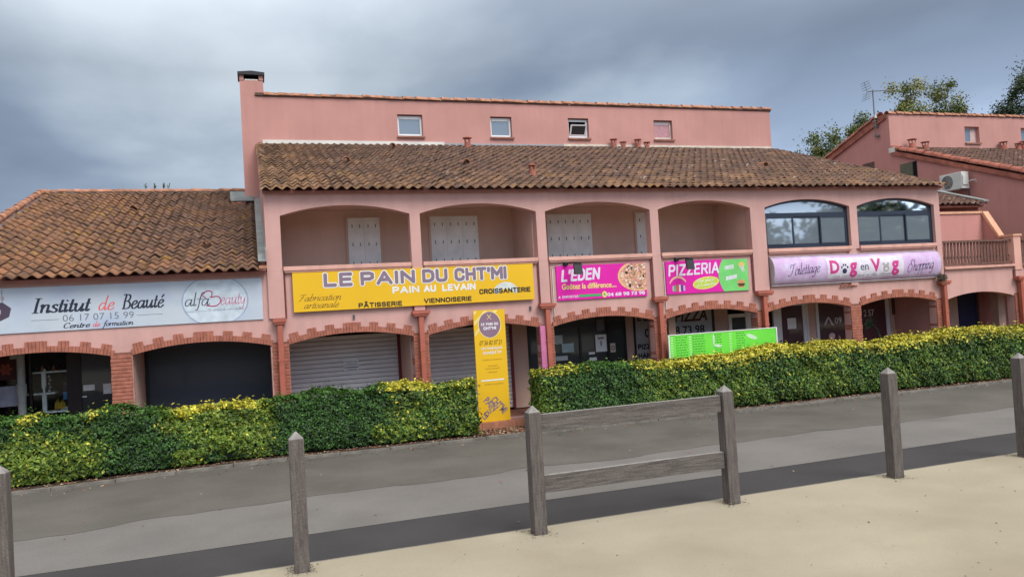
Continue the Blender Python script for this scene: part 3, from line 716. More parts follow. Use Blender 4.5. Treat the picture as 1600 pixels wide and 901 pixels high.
for k in range(6): brick_arch(mb_, 3*k+.17, 3*k+2.83)
for k in range(0, 7): brick_pier(mb_, 3.0*k)

# balcony shutters ----------------------------------------------------------
def shutter(parent, x0, x1, leaves, z1=5.10, z0=2.86, yb=1.70):
    wd = (x1-x0)/leaves
    MB().box(x0-.05, x1+.05, yb-.035, yb-.001, z1, z1+.05).box(x0-.05, x0-.002, yb-.035, yb-.001, z0, z1-.001).box(x1+.002, x1+.05, yb-.035, yb-.001, z0, z1-.001).build('door_surround', PINK_BACK, parent)
    for i in range(leaves):
        a = x0+i*wd+.002; b = x0+(i+1)*wd-.002
        lf = MB().box(a, b, yb-.05, yb-.004, z0, z1-.004)
        for t_ in (z0+.1,): lf.box(a+.05, b-.05, yb-.056, yb-.0505, t_, z1-.10)
        s_ = lf.build('shutter', SHUT_W, parent)
        for zz in (z0+1.15, z0+1.60, z1-.20):
            for xx in (a+.10, b-.10): MB().box(xx-.009, xx+.009, yb-.072, yb-.057, zz-.04, zz+.04).build('hinge', GAL, s_)
shutter(mb_, 1.70, 2.46, 2); shutter(mb_, 3.71, 4.92, 3); shutter(mb_, 6.78, 8.04, 3); shutter(mb_, 9.36, 9.80, 1)

# glazed bays ----------------------------------------------------------------
def bay_window(parent, o, mull):
    a, b, zb, zs, za = o; zb = 3.878; y0, y1 = .10, .17; fr = MB(); n = 18; t_ = .06
    for i in range(n):
        xa_, xb_ = a+(b-a)*i/n, a+(b-a)*(i+1)/n; A, B = arch_z(xa_, o), arch_z(xb_, o)
        fr.prism([(xa_, y0, A-.055), (xb_, y0, B-.055), (xb_, y0, B-.002), (xa_, y0, A-.002)], (0, y1-y0, 0))
    zt0, zt1 = 4.72, 4.82
    fr.box(a, a+.07, y0, y1, zb, 4.94).box(b-.07, b, y0, y1, zb, 4.94).box(a+.071, b-.071, y0, y1, zb, zb+.08).box(a+.071, b-.071, y0, y1, zt0, zt1)
    f = fr.build('bay_window', NAVY, parent)
    ed = [a+.071]+[a+(b-a)*m for m in mull]+[b-.071]
    for i in range(3):
        l, r_ = ed[i], ed[i+1]; yy = .085 if i != 1 else .115
        if i == 1: yy = .120
        s_ = MB(); y2 = yy+.035
        s_.box(l-.02, l+.02, yy, y2, zb+.081, zt0-.001).box(r_-.045, r_, yy-.002, y2-.002, zb+.081, zt0-.001).box(l+.021, r_-.046, yy, y2, zb+.081, zb+.12).box(l+.021, r_-.046, yy, y2, zt0-.045, zt0-.001)
        s_.build('sliding_frame', NAVY, f)
        MB().box(l+.021, r_-.046, yy+.012, yy+.02, zb+.12, zt0-.045).build('pane', GL_BAY, f)
    pts = [(a+.071, .14, zt1)]+[(b-.071, .14, zt1)]
    top = [(a+(b-a)*i/n, .14, arch_z(a+(b-a)*i/n, o)-.04) for i in range(n+1)]
    top = [p for p in top if a+.07 < p[0] < b-.07][::-1]
    MB().prism(pts+[(b-.071, .14, 4.93)]+top+[(a+.071, .14, 4.93)], (0, .008, 0)).build('fanlight', GL_BAY, f)
UO = upper_ops()
bay_window(mb_, UO[4], (.345, .665)); bay_window(mb_, UO[5], (.32, .65))
MB().box(12.0, 17.9, 1.70, 1.75, 2.86, 5.27).build('inner_wall', DARKIN, mb_)

# ground-floor shop fronts -----------------------------------------------------
YB = 1.70
def back_wall(parent, x0, x1, m=PINK_BACK, z0=.2, z1=2.60, y=YB): return MB().box(x0, x1, y, y+.2, z0, z1).build('arcade_wall', m, parent)
def roller(parent, x0, x1, z0=.22, z1=2.42):
    f = MB().box(x0-.05, x0-.002, YB-.03, YB+.06, .2, 2.6).box(x1+.002, x1+.07, YB-.03, YB+.06, .2, 2.6).box(x0, x1, YB-.02, YB+.1, z1, 2.598).build('shutter_frame', REDFR, parent)
    rs = MB().box(x0, x1, YB+.04, YB+.06, z0, z1).build('roller_shutter', DARKIN, parent)
    m = mat('grey_roller_slat', (.70, .71, .72), .5, .08, 2., spec=.4)
    n = int((z1-z0)/.105)
    for i in range(n):
        za = z0+i*.105
        MB().prism([(x0, YB+.035, za+.003), (x0, YB+.018, za+.012), (x0, YB+.013, za+.055), (x0, YB+.018, za+.092), (x0, YB+.035, za+.101)], (x1-x0, 0, 0)).build('slat', m, rs)
    return rs
rs1 = roller(mb_, .22, 2.74)
roller(mb_, 3.05, 5.60)
back_wall(mb_, 2.81, 2.99); back_wall(mb_, 5.67, 6.08); back_wall(mb_, .0, .16)
MB().box(2.812, 2.99, .4, YB-.001, .2, 2.6).build('partition', PINK_BACK, mb_)
# notice on the roller shutter
nt_ = tag(box('paper_notice', 1.44, 1.79, 1.682, 1.690, 1.48, 1.74, PAPER), 'small white paper notice with dark writing taped on the wide grey roller shutter', 'notice')
INKB = plain('blue_ink', (.03, .04, .14), .7)
text('FERMETURE', 1.47, 1.76, 1.665, 1.70, 1.680, INKB, nt_); text('EXCEPTIONNELLE', 1.46, 1.77, 1.60, 1.64, 1.680, INKB, nt_); MB().box(1.45, 1.78, 1.6800, 1.6805, 1.545, 1.565).box(1.50, 1.74, 1.6800, 1.6805, 1.50, 1.512).build('print', INKB, nt_)
def door(parent, x0, x1, fm, gm, z1=2.25, fw_=.07, name='door', y=YB-.02):
    d = MB().box(x0, x0+fw_, y, y+.06, .2, z1).box(x1-fw_, x1, y, y+.06, .2, z1).box(x0+fw_+.001, x1-fw_-.001, y, y+.06, z1-fw_, z1).box(x0+fw_+.001, x1-fw_-.001, y, y+.06, .2, .32).build(name, fm, parent)
    MB().box(x0+fw_+.001, x1-fw_-.001, y+.02, y+.03, .321, z1-fw_-.001).build('pane', gm, d)
    return d
# dark side door between bakery and pizzeria
door(mb_, 6.09, 6.62, BLACK, GL_DARK, 2.6); MB().box(6.62, 6.74, YB-.02, YB+.1, .2, 2.6).build('door_post', BLACK, mb_)
# pizzeria window
f = MB().box(6.75, 6.80, YB-.04, YB+.03, .2, 2.6).box(7.50, 7.56, YB-.04, YB+.03, .2, 2.6).box(8.30, 8.36, YB-.04, YB+.03, .2, 2.6).box(8.80, 8.86, YB-.04, YB+.03, .2, 2.6).box(6.80, 8.80, YB-.035, YB+.03, 2.15, 2.20).build('shop_window', BLACK, mb_)
for a, b in ((6.801, 7.499), (7.561, 8.299), (8.361, 8.799)):
    MB().box(a, b, YB-.01, YB, .2, 2.149).build('pane', GL_DARK, f); MB().box(a, b, YB-.01, YB, 2.201, 2.6).build('pane', GL_DARK, f)
back_wall(mb_, 8.87, 9.12)
# white pizzeria panel, its lettering runs on behind the pier
pn = tag(MB().box(9.15, 11.52, YB-.03, YB, .2, 2.6).build('wall_sign', mat('greywhite_panel', (.42, .44, .46), .6)), 'greyish white wall panel with black phone number and brown PIZZA lettering behind the arcade', 'sign')
box('panel_edge', 9.10, 9.148, YB-.04, YB, .2, 2.6, BLACK, pn); box('panel_edge', 11.521, 11.60, YB-.04, YB, .2, 2.6, BLACK, pn)
BR = plain('brown_ink', (.08, .03, .025), .7)
text("L'EDEN", 9.22, 10.02, 2.18, 2.42, YB-.032, BR, pn, .03); text('PIZZA', 10.35, 11.38, 2.08, 2.40, YB-.032, BR, pn, .03, .2)
text('04 68 98 73 98', 9.42, 11.27, 1.73, 1.97, YB-.032, INK, pn, .02)
block('PIZZAS', 9.19, 9.80, 1.42, 1.56, YB-.032, INK, pn, .12); block('HAMBURGERS', 9.19, 10.40, 1.18, 1.33, YB-.032, INK, pn, .12)
back_wall(mb_, 11.61, 12.06)
MB().box(9.52, 9.72, .55, YB-.031, .2, 2.6).build('meter_box', mat('tan_render', (.42, .26, .19), .8), mb_)
# posters on the dark glass
def paper(x0, x1, z0, z1, y, label, m=PAPER, cat='poster', nm='poster'):
    p = tag(box(nm, x0, x1, y-.004, y, z0, z1, m), label, cat); return p
yb = YB-.045
p = paper(7.95, 8.27, 1.45, 1.90, yb, 'large white poster in the middle of the dark pizzeria window'); MB().box(8.02, 8.2, yb-.0055, yb-.005, 1.78, 1.83).box(8.09, 8.13, yb-.0055, yb-.005, 1.6, 1.74).build('print', mat('grey_ink', (.2, .2, .22)), p)
p = paper(8.37, 8.52, 1.41, 1.65, yb, 'small cream poster with a round black emblem at the right of the pizzeria window', mat('cream_paper', (.6, .56, .45))); m_ = MB(); disc(m_, 8.445, 1.53, .05, .06, yb-.006, 0); m_.build('print', INK, p); m_ = MB(); disc(m_, 8.445, 1.53, .032, .04, yb-.007, 0); m_.build('print', MATS['cream_paper'], p)
paper(8.01, 8.23, 2.00, 2.30, yb, 'dull grey poster high behind the pizzeria glass above the white one', mat('dull_paper', (.13, .13, .15)))
p = paper(6.99, 7.33, 1.50, 1.73, yb, 'pale blue poster in the lower left of the pizzeria window', mat('pale_blue_paper', (.38, .52, .56)))
paper(6.80, 7.02, 1.73, 1.96, yb-.01, 'pale notice in the top left corner of the pizzeria window', mat('pale_paper', (.42, .5, .5)))
paper(6.80, 7.14, 1.30, 1.42, yb, 'narrow pale card under the blue poster in the pizzeria window', mat('pale_paper'.replace('pale', 'palest'), (.46, .52, .54)))
paper(7.75, 7.96, 1.11, 1.32, yb, 'white card low in the pizzeria window just above the hedge'); paper(7.74, 7.92, 1.40, 1.46, yb, 'thin white strip label above the low card in the pizzeria window')
# metal chair at the pizzeria window
chx = thing('metal_chair', 'black metal terrace chair with horizontal back slats in front of the pizzeria window', 'chair', (7.0, 1.2, .2))
ALU = plain('brushed_tube', (.35, .35, .36), .35, .5, .7)
for xx in (6.80, 7.22):
    MB().tube([(xx, 1.40, .2), (xx, 1.42, .65), (xx, 1.50, 1.10), (xx, 1.50, 1.15)], .012).build('back_leg', ALU, chx); MB().tube([(xx, 1.02, .2), (xx, 1.02, .64)], .012).build('front_leg', ALU, chx)
MB().box(6.80, 7.22, 1.0, 1.42, .645, .665).build('seat', BLACK, chx)
for i in range(4): MB().box(6.812, 7.208, 1.455+.015*i, 1.468+.015*i, .78+.09*i, .82+.09*i).build('back_slat', BLACK, chx)
# white frame door at the end of bay four
door(mb_, 12.07, 12.85, WHITE_P, GL_DARK, 2.2, .10)
MB().box(12.07, 13.50, YB, YB+.2, 2.201, 2.6).box(12.86, 13.50, YB, YB+.2, .2, 2.2).build('arcade_wall', DARKIN, mb_)
# dog salon
MB().box(12.62, 13.2, YB-.04, YB-.001, .2, 2.6).build('window_strip', WHITE_P, mb_)
d = MB().box(13.55, 13.82, YB-.04, YB+.03, .2, 2.6).box(14.56, 14.68, YB-.04, YB+.03, .2, 2.6).box(14.70, 14.76, YB-.03, YB+.03, .2, 2.6).box(13.82, 14.56, YB-.04, YB+.03, 2.33, 2.6).build('salon_door', WHITE_P, mb_)
MB().box(13.821, 14.559, YB-.01, YB, .2, 2.329).build('pane', GL_MAR, d)
MB().tube([(13.76, YB-.05, 1.25), (13.76, YB-.10, 1.25), (13.90, YB-.10, 1.22)], .013).build('door_handle', ALU, d)
MB().box(13.72, 13.79, YB-.05, YB-.041, 1.12, 1.36).build('lock_plate', BLACK, d)
back_wall(mb_, 14.77, 15.02)
f = MB().box(15.03, 15.12, YB-.04, YB+.03, .2, 2.6).box(17.60, 17.72, YB-.04, YB+.03, .2, 2.6).box(15.121, 17.599, YB-.04, YB+.03, 2.45, 2.6).build('salon_window', WHITE_P, mb_)
MB().box(15.121, 17.599, YB-.01, YB, .2, 2.449).build('pane', GL_MAR, f)
paper(14.03, 14.33, 1.66, 1.97, YB-.014, 'white paper with ragged bottom edge taped inside the white dog salon door')
LGT = mat('pale_vinyl', (.55, .50, .50), .6); PKV = mat('pink_vinyl', (.62, .36, .38), .6); GRV = mat('dull_green_vinyl', (.09, .16, .09), .6)
dec = tag(MB().box(15.2, 15.2+.001, YB-.0125, YB-.012, 1.0, 1.001).build('window_decal', LGT), 'pale pink animal figure and tent sticker with phone digits on the maroon dog salon window', 'decal')
text('09 5', 15.70, 16.16, 1.72, 1.90, YB-.013, LGT, dec, .01); text('2 57', 16.78, 17.16, 1.86, 2.06, YB-.013, LGT, dec, .01)
m_ = MB(); m_.poly([(15.30, YB-.013, 1.70), (15.38, YB-.013, 1.70), (15.50, YB-.013, 1.92), (15.46, YB-.013, 1.93)]).poly([(15.46, YB-.0132, 1.93), (15.52, YB-.0132, 1.91), (15.66, YB-.0132, 1.68), (15.58, YB-.0132, 1.68)]); m_.build('tent_mark', LGT, dec)
m_ = MB(); disc(m_, 15.57, 1.36, .115, .10, YB-.013); disc(m_, 15.60, 1.12, .13, .17, YB-.0132, rot=.3); m_.tube([(15.68, YB-.014, 1.15), (15.80, YB-.014, 1.22), (15.82, YB-.014, 1.36)], .022, 6); disc(m_, 15.50, 1.15, .05, .12, YB-.0134, rot=-.3); m_.build('figure_print', PKV, dec)
m_ = MB(); disc(m_, 15.54, 1.38, .030, .035, YB-.0145); disc(m_, 15.61, 1.38, .030, .035, YB-.0145); m_.build('figure_eyes', LGT, dec)
m_ = MB()
for k in range(7):
    a = -.3+k*.62; m_.prism([(17.05, YB-.013, 1.62), (17.05+.18*math.cos(a), YB-.013, 1.66+.16*math.sin(a)), (17.05+.30*math.cos(a+.2), YB-.013, 1.60+.24*math.sin(a+.2)), (17.05+.16*math.cos(a+.45), YB-.013, 1.58+.14*math.sin(a+.45))], (0, .0005, 0))
m_.tube([(17.05, YB-.0135, 1.62), (17.25, YB-.0135, 1.45), (17.38, YB-.0135, 1.10)], .022, 6); m_.build('palm_print', GRV, dec)
back_wall(mb_, 17.73, 19.30); 
f = MB().box(17.86, 19.22, YB-.05, YB-.001, 1.86, 2.42).build('high_window', mat('brown_frame', (.10, .05, .04), .6), mb_); MB().box(17.92, 19.16, YB-.056, YB-.051, 1.91, 2.37).build('pane', GL_DARK, f)

# ================================================================== LEFT WING
wg = thing('shop_wing', 'single-storey pink wing with orange clay tile roof and brick-trimmed arches left of the tall building', 'building', (-3, 0, 0))
w = MB(); wall_open(w, -6.2, -.201, 0, 3.78, lower_ops(-2, 0), .06, .30)
w.prism([(-6.2, .30, 0), (-6.2, 12, 0), (-6.2, 12, 5.6), (-6.2, 9.1, 6.9), (-6.2, .30, 3.95)], (.2, 0, 0)); w.box(-6.0, -.21, 11.8, 12, 0, 5.5)
w.build('wall', PINK, wg)
MB().box(-6.0, -.21, .30, 1.7, 2.62, 2.7).build('arcade_ceiling', PINK_BACK, wg)
for k in (-2, -1): brick_arch(wg, 3*k+.17, 3*k+2.83)
brick_pier(wg, -3.03, .19); brick_pier(wg, -6.02, .17)
A3 = math.atan((7.0-3.87)/(9.1+.3))
rw_ = MB().prism([(-6.28, -.12, 3.80), (-.22, -.12, 3.80), (-.22, 9.1, 6.90), (-6.28, 9.1, 6.90)], (0, 0, -.06)).prism([(-6.28, 9.11, 6.90), (-.22, 9.11, 6.90), (-.22, 12.2, 5.6), (-6.28, 12.2, 5.6)], (0, 0, -.06)).build('roof', MATS['roof_underlay'], wg)
tile_roof(rw_, -6.30, -.36, -.30, 3.82, A3, 9.8, TILE_WING, 300, skip=lambda x_, y_: x_ > -.95 and y_ > 6.9)
MB().box(-6.34, -.62, 9.08, 9.24, 6.85, 7.04).build('ridge_bedding', CONC, wg)
MB().prism([(-6.42, -.26, 3.84), (-6.30, -.26, 3.84), (-6.30, 9.1, 6.96), (-6.42, 9.1, 6.96)], (0, 0, .10)).build('verge_bedding', COPE, wg)
ridge_run('ridge_tile', (-6.35, 9.15, 7.0), (-.60, 9.15, 7.0), COPE, wg, .40)
for x_, y_ in ((-3.51, 6.16), (-1.44, 1.65), (-5.62, 1.95)): hood(x_, y_, 3.85+math.tan(A3)*(y_+.30)+.05, A3-.10, rw_)
ridge_run('verge_tile', (-6.36, -.30, 3.93), (-6.36, 9.15, 7.03), COPE, wg, .40, r0=.10, r1=.08)
MB().box(-.36, -.20, -.30, -.16, 3.84, 3.90).build('end_tile', COPE, wg)
zf = lambda y_: 3.90+math.tan(A3)*(y_+.3)
MB().prism([(-.37, -.24, zf(-.24)+.07), (-.205, -.24, zf(-.24)+.07), (-.205, 7.1, zf(7.1)+.07), (-.37, 7.1, zf(7.1)+.07)], (0, 0, .03)).prism([(-.225, -.24, zf(-.24)+.10), (-.225, 7.1, zf(7.1)+.10), (-.225, 7.1, zf(7.1)+.26), (-.225, -.24, zf(-.24)+.30)], (.022, 0, 0)).build('side_flashing', ZINC, wg)
MB().box(-1.02, -.38, 6.95, 7.18, zf(7)+.02, zf(7)+.16).box(-1.04, -.62, 7.19, 7.30, zf(7)+.1, zf(7)+.34).build('step_flashing', ZINC, wg)
ORD = ['first','second','third','fourth','fifth','sixth','seventh']
for iw, x_ in enumerate((-3.55, -3.3, -3.05, -2.9)):
    pl = MB()
    for k in range(10):
        a = random.uniform(0, 6.28); h = random.uniform(.06, .2); pl.poly([(x_, 9.15, 7.08), (x_+.05*math.cos(a)-.015, 9.15+.03*math.sin(a), 7.08+h), (x_+.07*math.cos(a), 9.15+.05*math.sin(a), 7.08+h*1.05)])
    tag(pl.build('roof_weed', mat('weed', (.07, .08, .04), .9)), ORD[iw]+' tiny weed from the left on the ridge of the wing roof', 'weed', 'weeds on the wing ridge')
# left shop front
f = MB().box(-6.0, -5.95, YB-.05, YB+.02, .2, 2.6).box(-5.04, -4.99, YB-.05, YB+.02, .2, 2.6).box(-4.34, -4.07, YB-.05, YB+.02, .2, 2.6).box(-3.26, -3.20, YB-.05, YB+.02, .2, 2.6).box(-4.069, -3.261, YB-.05, YB+.02, 2.30, 2.36).build('shop_window', plain('dark_brown_frame', (.02, .013, .013), .5), wg)
for a, b in ((-5.949, -5.041), (-4.989, -4.341)): MB().box(a, b, YB-.02, YB-.012, .2, 2.6).build('pane', GL_CLEAR, f)
MB().box(-4.069, -3.261, YB-.02, YB-.012, .2, 2.299).build('pane', GL_DARK, f)
MB().box(-3.199, -2.90, YB-.02, YB+.1, .2, 2.6).build('arcade_wall', DARKIN, wg)
MB().box(-3.02, -2.83, .31, YB-.001, .2, 2.61).build('partition', PINK_BACK, wg)
MB().box(-6.0, -2.9, 4.2, 4.25, .2, 2.6).box(-6.0, -5.95, 1.75, 4.2, .2, 2.6).box(-3.0, -2.95, 1.8, 4.2, .2, 2.6).box(-5.95, -3.0, 1.75, 4.2, 2.58, 2.6).build('shop_interior', mat('shop_room', (.10, .10, .105), .9), wg)
PIPEG = mat('greygreen_post', (.34, .38, .37), .5)
col_ = tag(MB().tube([(-5.14, 1.50, .2), (-5.14, 1.50, 2.45)], .075, 14).tube([(-5.14, 1.50, 1.02), (-5.14, 1.50, 1.05)], .085, 14).tube([(-5.14, 1.5, 1.5), (-5.14, 1.5, 1.75)], .095, 14).build('roller_banner_post', PIPEG), 'grey-green round column in front of the beauty shop window left of the shelves', 'column')
MB().box(-5.32, -5.13, 1.45, 1.6, 2.28, 2.42).build('column_head', PIPEG, col_)
paper(-5.58, -5.20, 1.30, 1.72, YB-.055, 'large pale blue-grey poster hanging at the far left of the beauty shop window', mat('lilac_paper', (.30, .34, .44)))
fp = tag(box('floral_poster', -5.62, -5.25, YB-.06, YB-.056, 1.85, 2.35, plain('maroon_print', (.05, .015, .015), .6)), 'dark poster with a red flower print above the pale poster in the beauty shop', 'poster')
m_ = MB()
for k in range(6): disc(m_, -5.45+.07*math.cos(k*1.05), 2.07+.07*math.sin(k*1.05), .06, .035, YB-.0605-.0002*k, rot=k*1.05)
m_.build('print', mat('red_flower', (.28, .07, .045), .7), fp)
sh = thing('display_shelves', 'white display stand with three shelves of bottles inside the beauty shop window', 'shelf', (-4.75, 1.95, .2))
SW = mat('white_shelf', (.82, .82, .80), .5)
box('post', -4.86, -4.78, 1.86, 1.92, .2, 2.02, SW, sh); 
for zz, a, b in ((1.93, -5.02, -4.34), (1.48, -5.30, -4.60), (1.08, -4.95, -4.32)): box('shelf_board', a, b, 1.80, 2.12, zz, zz+.035, SW, sh)
BOT = [plain('black_bottle', (.02, .02, .025), .3), plain('yellow_box', (.55, .36, .03), .5), plain('white_bottle', (.55, .55, .55), .4), plain('blue_card', (.05, .2, .4), .5), plain('orange_bottle', (.45, .16, .07), .5)]
def bottle(x_, z_, m, r=.022, h=.10, lab='small bottle on the beauty shop shelves', grp='bottles and jars on the display shelves'):
    b = MB().tube([(x_, 1.86, z_), (x_, 1.86, z_+h*.65), (x_, 1.86, z_+h*.8), (x_, 1.86, z_+h)], [r, r, r*.4, r*.4], 8).build('bottle', m)
    return tag(b, lab, 'bottle', grp)
for i in range(7): bottle(-4.62+i*.03, 1.11+.036+.0, BOT[1], .013, .16+.03*(i % 3), 'yellow bottle on the lowest display shelf, '+ORD[i]+' from the left', 'yellow bottles on the lowest shelf')
for i in range(6): bottle(-4.5+i*.028, 1.115, BOT[2], .012, .09, 'slim white bottle on the lowest display shelf, '+ORD[i]+' from the left', 'white bottles on the lowest shelf')
for i in range(6): bottle(-5.20+i*.085, 1.515, BOT[0], .024, .11+.03*(i % 2), 'black bottle on the middle display shelf, '+ORD[i]+' from the left', 'black bottles on the middle shelf')
for i in range(5): bottle(-4.72+i*.0+.02*(i % 2), 1.53+i*.075, BOT[2], .022, .05, 'round white pot stacked under the top display shelf, '+ORD[i]+' from the bottom', 'white pots under the top shelf')
for i in range(5): bottle(-4.95+i*.11, 1.965, BOT[(0, 4)[i % 2]], .026, .13, 'dark bottle on the top display shelf, '+ORD[i]+' from the left', 'dark bottles on the top shelf')
tag(box('product_card', -4.46, -4.36, 1.84, 1.85, 1.34, 1.50, BOT[3]), 'blue and white product card standing on the lowest display shelf', 'card')
tag(box('product_display', -4.46, -4.34, 1.90, 1.96, 1.52, 1.70, BOT[0]), 'black box above the blue card in the beauty shop window', 'box')
paper(-4.04, -3.82, 1.50, 1.62, YB-.022, 'small white card on the dark beauty shop door'); paper(-3.66, -3.50, 1.40, 1.62, YB-.022, 'white and pink notice beside the brick pier on the beauty shop door'); paper(-4.10, -3.98, 1.36, 1.39, YB-.022, 'thin white letter plate on the beauty shop door', cat='plate', nm='letter_plate')
f = MB().box(-2.82, -2.76, YB-.04, YB+.03, .2, 2.6).box(-.20, -.12, YB-.04, YB+.03, .2, 2.6).build('shop_window', BLACK, wg); MB().box(-2.759, -.201, YB-.01, YB, .2, 2.6).build('pane', GL_GREY, f)

# ================================================================== TERRACE BAYS (right)
tb = thing('terrace_building', 'low pink arcade with a roof terrace behind brown slatted balustrades at the right end', 'building', (21, 0, 0))
w = MB(); wall_open(w, XE+.001, 27.2, 0, 3.10, [(18.24, 20.83, .2, 2.24, 2.41), (21.17, 23.83, .2, 2.24, 2.41), (24.17, 26.83, .2, 2.24, 2.41)], .06, .30)
for k in (7, 8): w.box(3*k-.11, 3*k+.13, 0, .0598, 2.80, 3.099)
w.build('wall', PINK, tb)
MB().box(XE+.03, 20.87, -.03, .33, 3.101, 3.17).box(21.21, 23.87, -.03, .33, 3.101, 3.17).build('coping', TRIM, tb, bevel=.006)
MB().box(XE+.001, 27.2, .301, 8, 2.75, 3.0).build('terrace_floor', CONC, tb)
for k in (7, 8): brick_pier(tb, 3.0*k)
for k in (7, 8):
    MB().box(3*k-.13, 3*k+.15, -.02, .30, 2.99, 3.99).build('parapet_post', TRIM, tb); MB().box(3*k-.16, 3*k+.18, -.05, .34, 3.991, 4.05).build('post_cap', ORANGE_TRIM, tb)
def balustrade(x0, x1, label):
    b = thing('balustrade', label, 'balustrade', ((x0+x1)/2, .1, 3.17), 'brown slatted balustrades of the roof terrace')
    MB().box(x0, x1, .06, .12, 3.86, 3.92).build('top_rail', BROWNSL, b); MB().box(x0, x1, .06, .12, 3.20, 3.26).build('bottom_rail', BROWNSL, b); MB().box(x0, x1, .145, .165, 3.40, 3.46).build('middle_rail', BROWNSL, b)
    n = int((x1-x0)/.125); me = None
    for i in range(n):
        x_ = x0+.03+(x1-x0-.06)*(i+.5)/n
        if me is None:
            q = MB().box(-.036, .036, 0, .022, 0, .68); me = bpy.data.meshes.new('slat'); me.from_pydata(q.v, [], q.f); me.materials.append(BROWNSL)
        inst('slat', me, (x_, .122, 3.20), b)
balustrade(XE+.02, 20.86, 'brown vertical-slat balustrade right of the dog salon sign, left of the square pink post')
balustrade(21.17, 23.86, 'brown vertical-slat balustrade at the right edge, right of the square pink post')
# enclosure walls on the terrace
w = MB().box(XE+.01, 20.95, 1.02, 1.18, 3.0, 4.80); w.prism([(20.96, .32, 3.0), (20.96, 1.18, 3.0), (20.96, 1.18, 4.80), (20.96, 1.02, 4.80), (20.96, .50, 3.97), (20.96, .32, 3.97)], (.14, 0, 0)); w.build('screen_wall', PINK_RIGHT, tb)
MB().box(XE+.01, 20.94, .98, 1.22, 4.801, 4.87).prism([(20.92, .96, 4.86), (20.92, 1.24, 4.86), (20.92, 1.24, 4.803), (20.92, 1.03, 4.803), (20.92, .51, 3.985), (20.92, .345, 3.985), (20.92, .345, 4.05), (20.92, .47, 4.05)], (.23, 0, 0)).build('screen_coping', ORANGE_TRIM, tb)
# lean-to tile roof
A4 = math.atan(.335)
lr = MB().prism([(XE+.02, 1.36, 5.10), (21.55, 1.36, 5.10), (21.55, 6.0, 6.65), (XE+.02, 6.0, 6.65)], (0, 0, -.06)).box(XE+.02, 21.6, 1.6, 1.7, 3.0, 5.09).build('canopy_roof', MATS['roof_underlay'], tb)
tile_roof(lr, XE+.03, 21.4, 1.22, 5.13, A4, 4.9, TILE_FAR, 90)
zr = lambda y_: 5.17+.335*(y_-1.22)
MB().prism([(21.36, 1.25, zr(1.25)+.03), (21.58, 1.25, zr(1.25)+.03), (21.58, 6.0, zr(6)+.03), (21.36, 6.0, zr(6)+.03)], (0, 0, .04)).build('verge_flashing', ZINC, tb)
# back of the arcade bays 7, 8
back_wall(tb, 19.31, 20.48); back_wall(tb, 21.24, 27.2, PINK_RIGHT)
dd = MB().box(20.49, 21.23, YB-.02, YB+.03, .2, 2.6).build('door', plain('navy_door', (.02, .024, .07), .5), tb); MB().box(21.24, 21.30, YB-.06, YB-.001, .2, 2.6).build('door_frame', BROWNSL, tb)
MB().box(21.44, 21.72, 1.1, 1.36, .2, 2.74).build('pillar', PINK_BACK, tb)
MB().box(17.95, 18.06, .31, YB-.001, .2, 2.74).build('partition', mat('brickred_render', (.24, .09, .07), .85), tb)

# ================================================================== RIGHT BLOCK
rb = thing('apartment_block', 'pink block behind at the right with stepped tiled roof and shuttered side windows', 'building', (28, 6, 0))
XR = 23.8
prof = [(-2.2, 0), (-2.2, 4.65), (7.25, 8.1), (7.25, 9.55), (7.75, 9.55), (13.6, 7.5), (13.6, 0)]
w = MB()
w.prism([(XR, y, z) for y, z in prof], (.22, 0, 0)); w.box(XR+.22, 40, 13.4, 13.6, 0, 7.4); w.box(XR+.22, 40, -2.2, -2.0, 0, 4.6); w.prism([(40, y, z) for y, z in prof], (.2, 0, 0)); w.build('side_wall', PINK_RIGHT, rb)
w = MB(); wall_open(w, XR+.001, 40, 8.0, 9.58, [(27.74, 28.54, 8.48, 9.16, 9.16), (30.9, 31.7, 8.48, 9.16, 9.16), (34, 34.8, 8.48, 9.16, 9.16)], 7.20, 7.42); w.build('attic_wall', PINK_UP, rb)
for a in (27.74, 30.9, 34):
    f = MB().box(a, a+.06, 7.36, 7.40, 8.48, 9.16).box(a+.46, a+.80, 7.36, 7.40, 8.48, 9.16).box(a+.061, a+.459, 7.36, 7.40, 8.48, 8.56).box(a+.061, a+.459, 7.36, 7.40, 9.08, 9.16).build('window_frame', WHITE_P if 0 else mat('pinkwhite_frame', (.5, .36, .34), .6), rb)
    MB().box(a+.061, a+.459, 7.37, 7.38, 8.561, 9.079).build('pane', GL_UP, f); MB().box(a-.03, a+.83, 7.13, 7.35, 8.42, 8.478).build('window_sill', MATS['brown_tile_sill'], rb)
A5 = math.atan((8.1-4.6)/(7.2+2.4))
fr_ = MB().prism([(XR+.0, -2.35, 4.60), (40, -2.35, 4.60), (40, 7.2, 8.08), (XR, 7.2, 8.08)], (0, 0, .05)).build('roof', MATS['roof_underlay'], rb)
tile_roof(fr_, XR+.1, 36, -2.4, 4.72, A5, 10.1, TILE_FAR, 0)
ridge_run('verge_tile', (XR+.02, -2.4, 4.72), (XR+.02, 7.12, 8.19), COPE_R, rb, .40, r0=.15, r1=.125)
MB().prism([(XR-.10, -2.3, 4.66), (XR-.10, 7.1, 8.10), (XR-.10, 7.1, 7.94), (XR-.10, -2.3, 4.50)], (.098, 0, 0)).build('verge_board', COPE_R, rb)
MB().prism([(XR, 7.75, 9.58), (40, 7.75, 9.58), (40, 13.8, 7.46), (XR, 13.8, 7.46)], (0, 0, .08)).build('rear_roof', TILE_FAR, rb)
ridge_run('coping_tile', (XR-.05, 7.25, 9.60), (38, 7.25, 9.62), COPE, rb, .42, r0=.13, r1=.10)
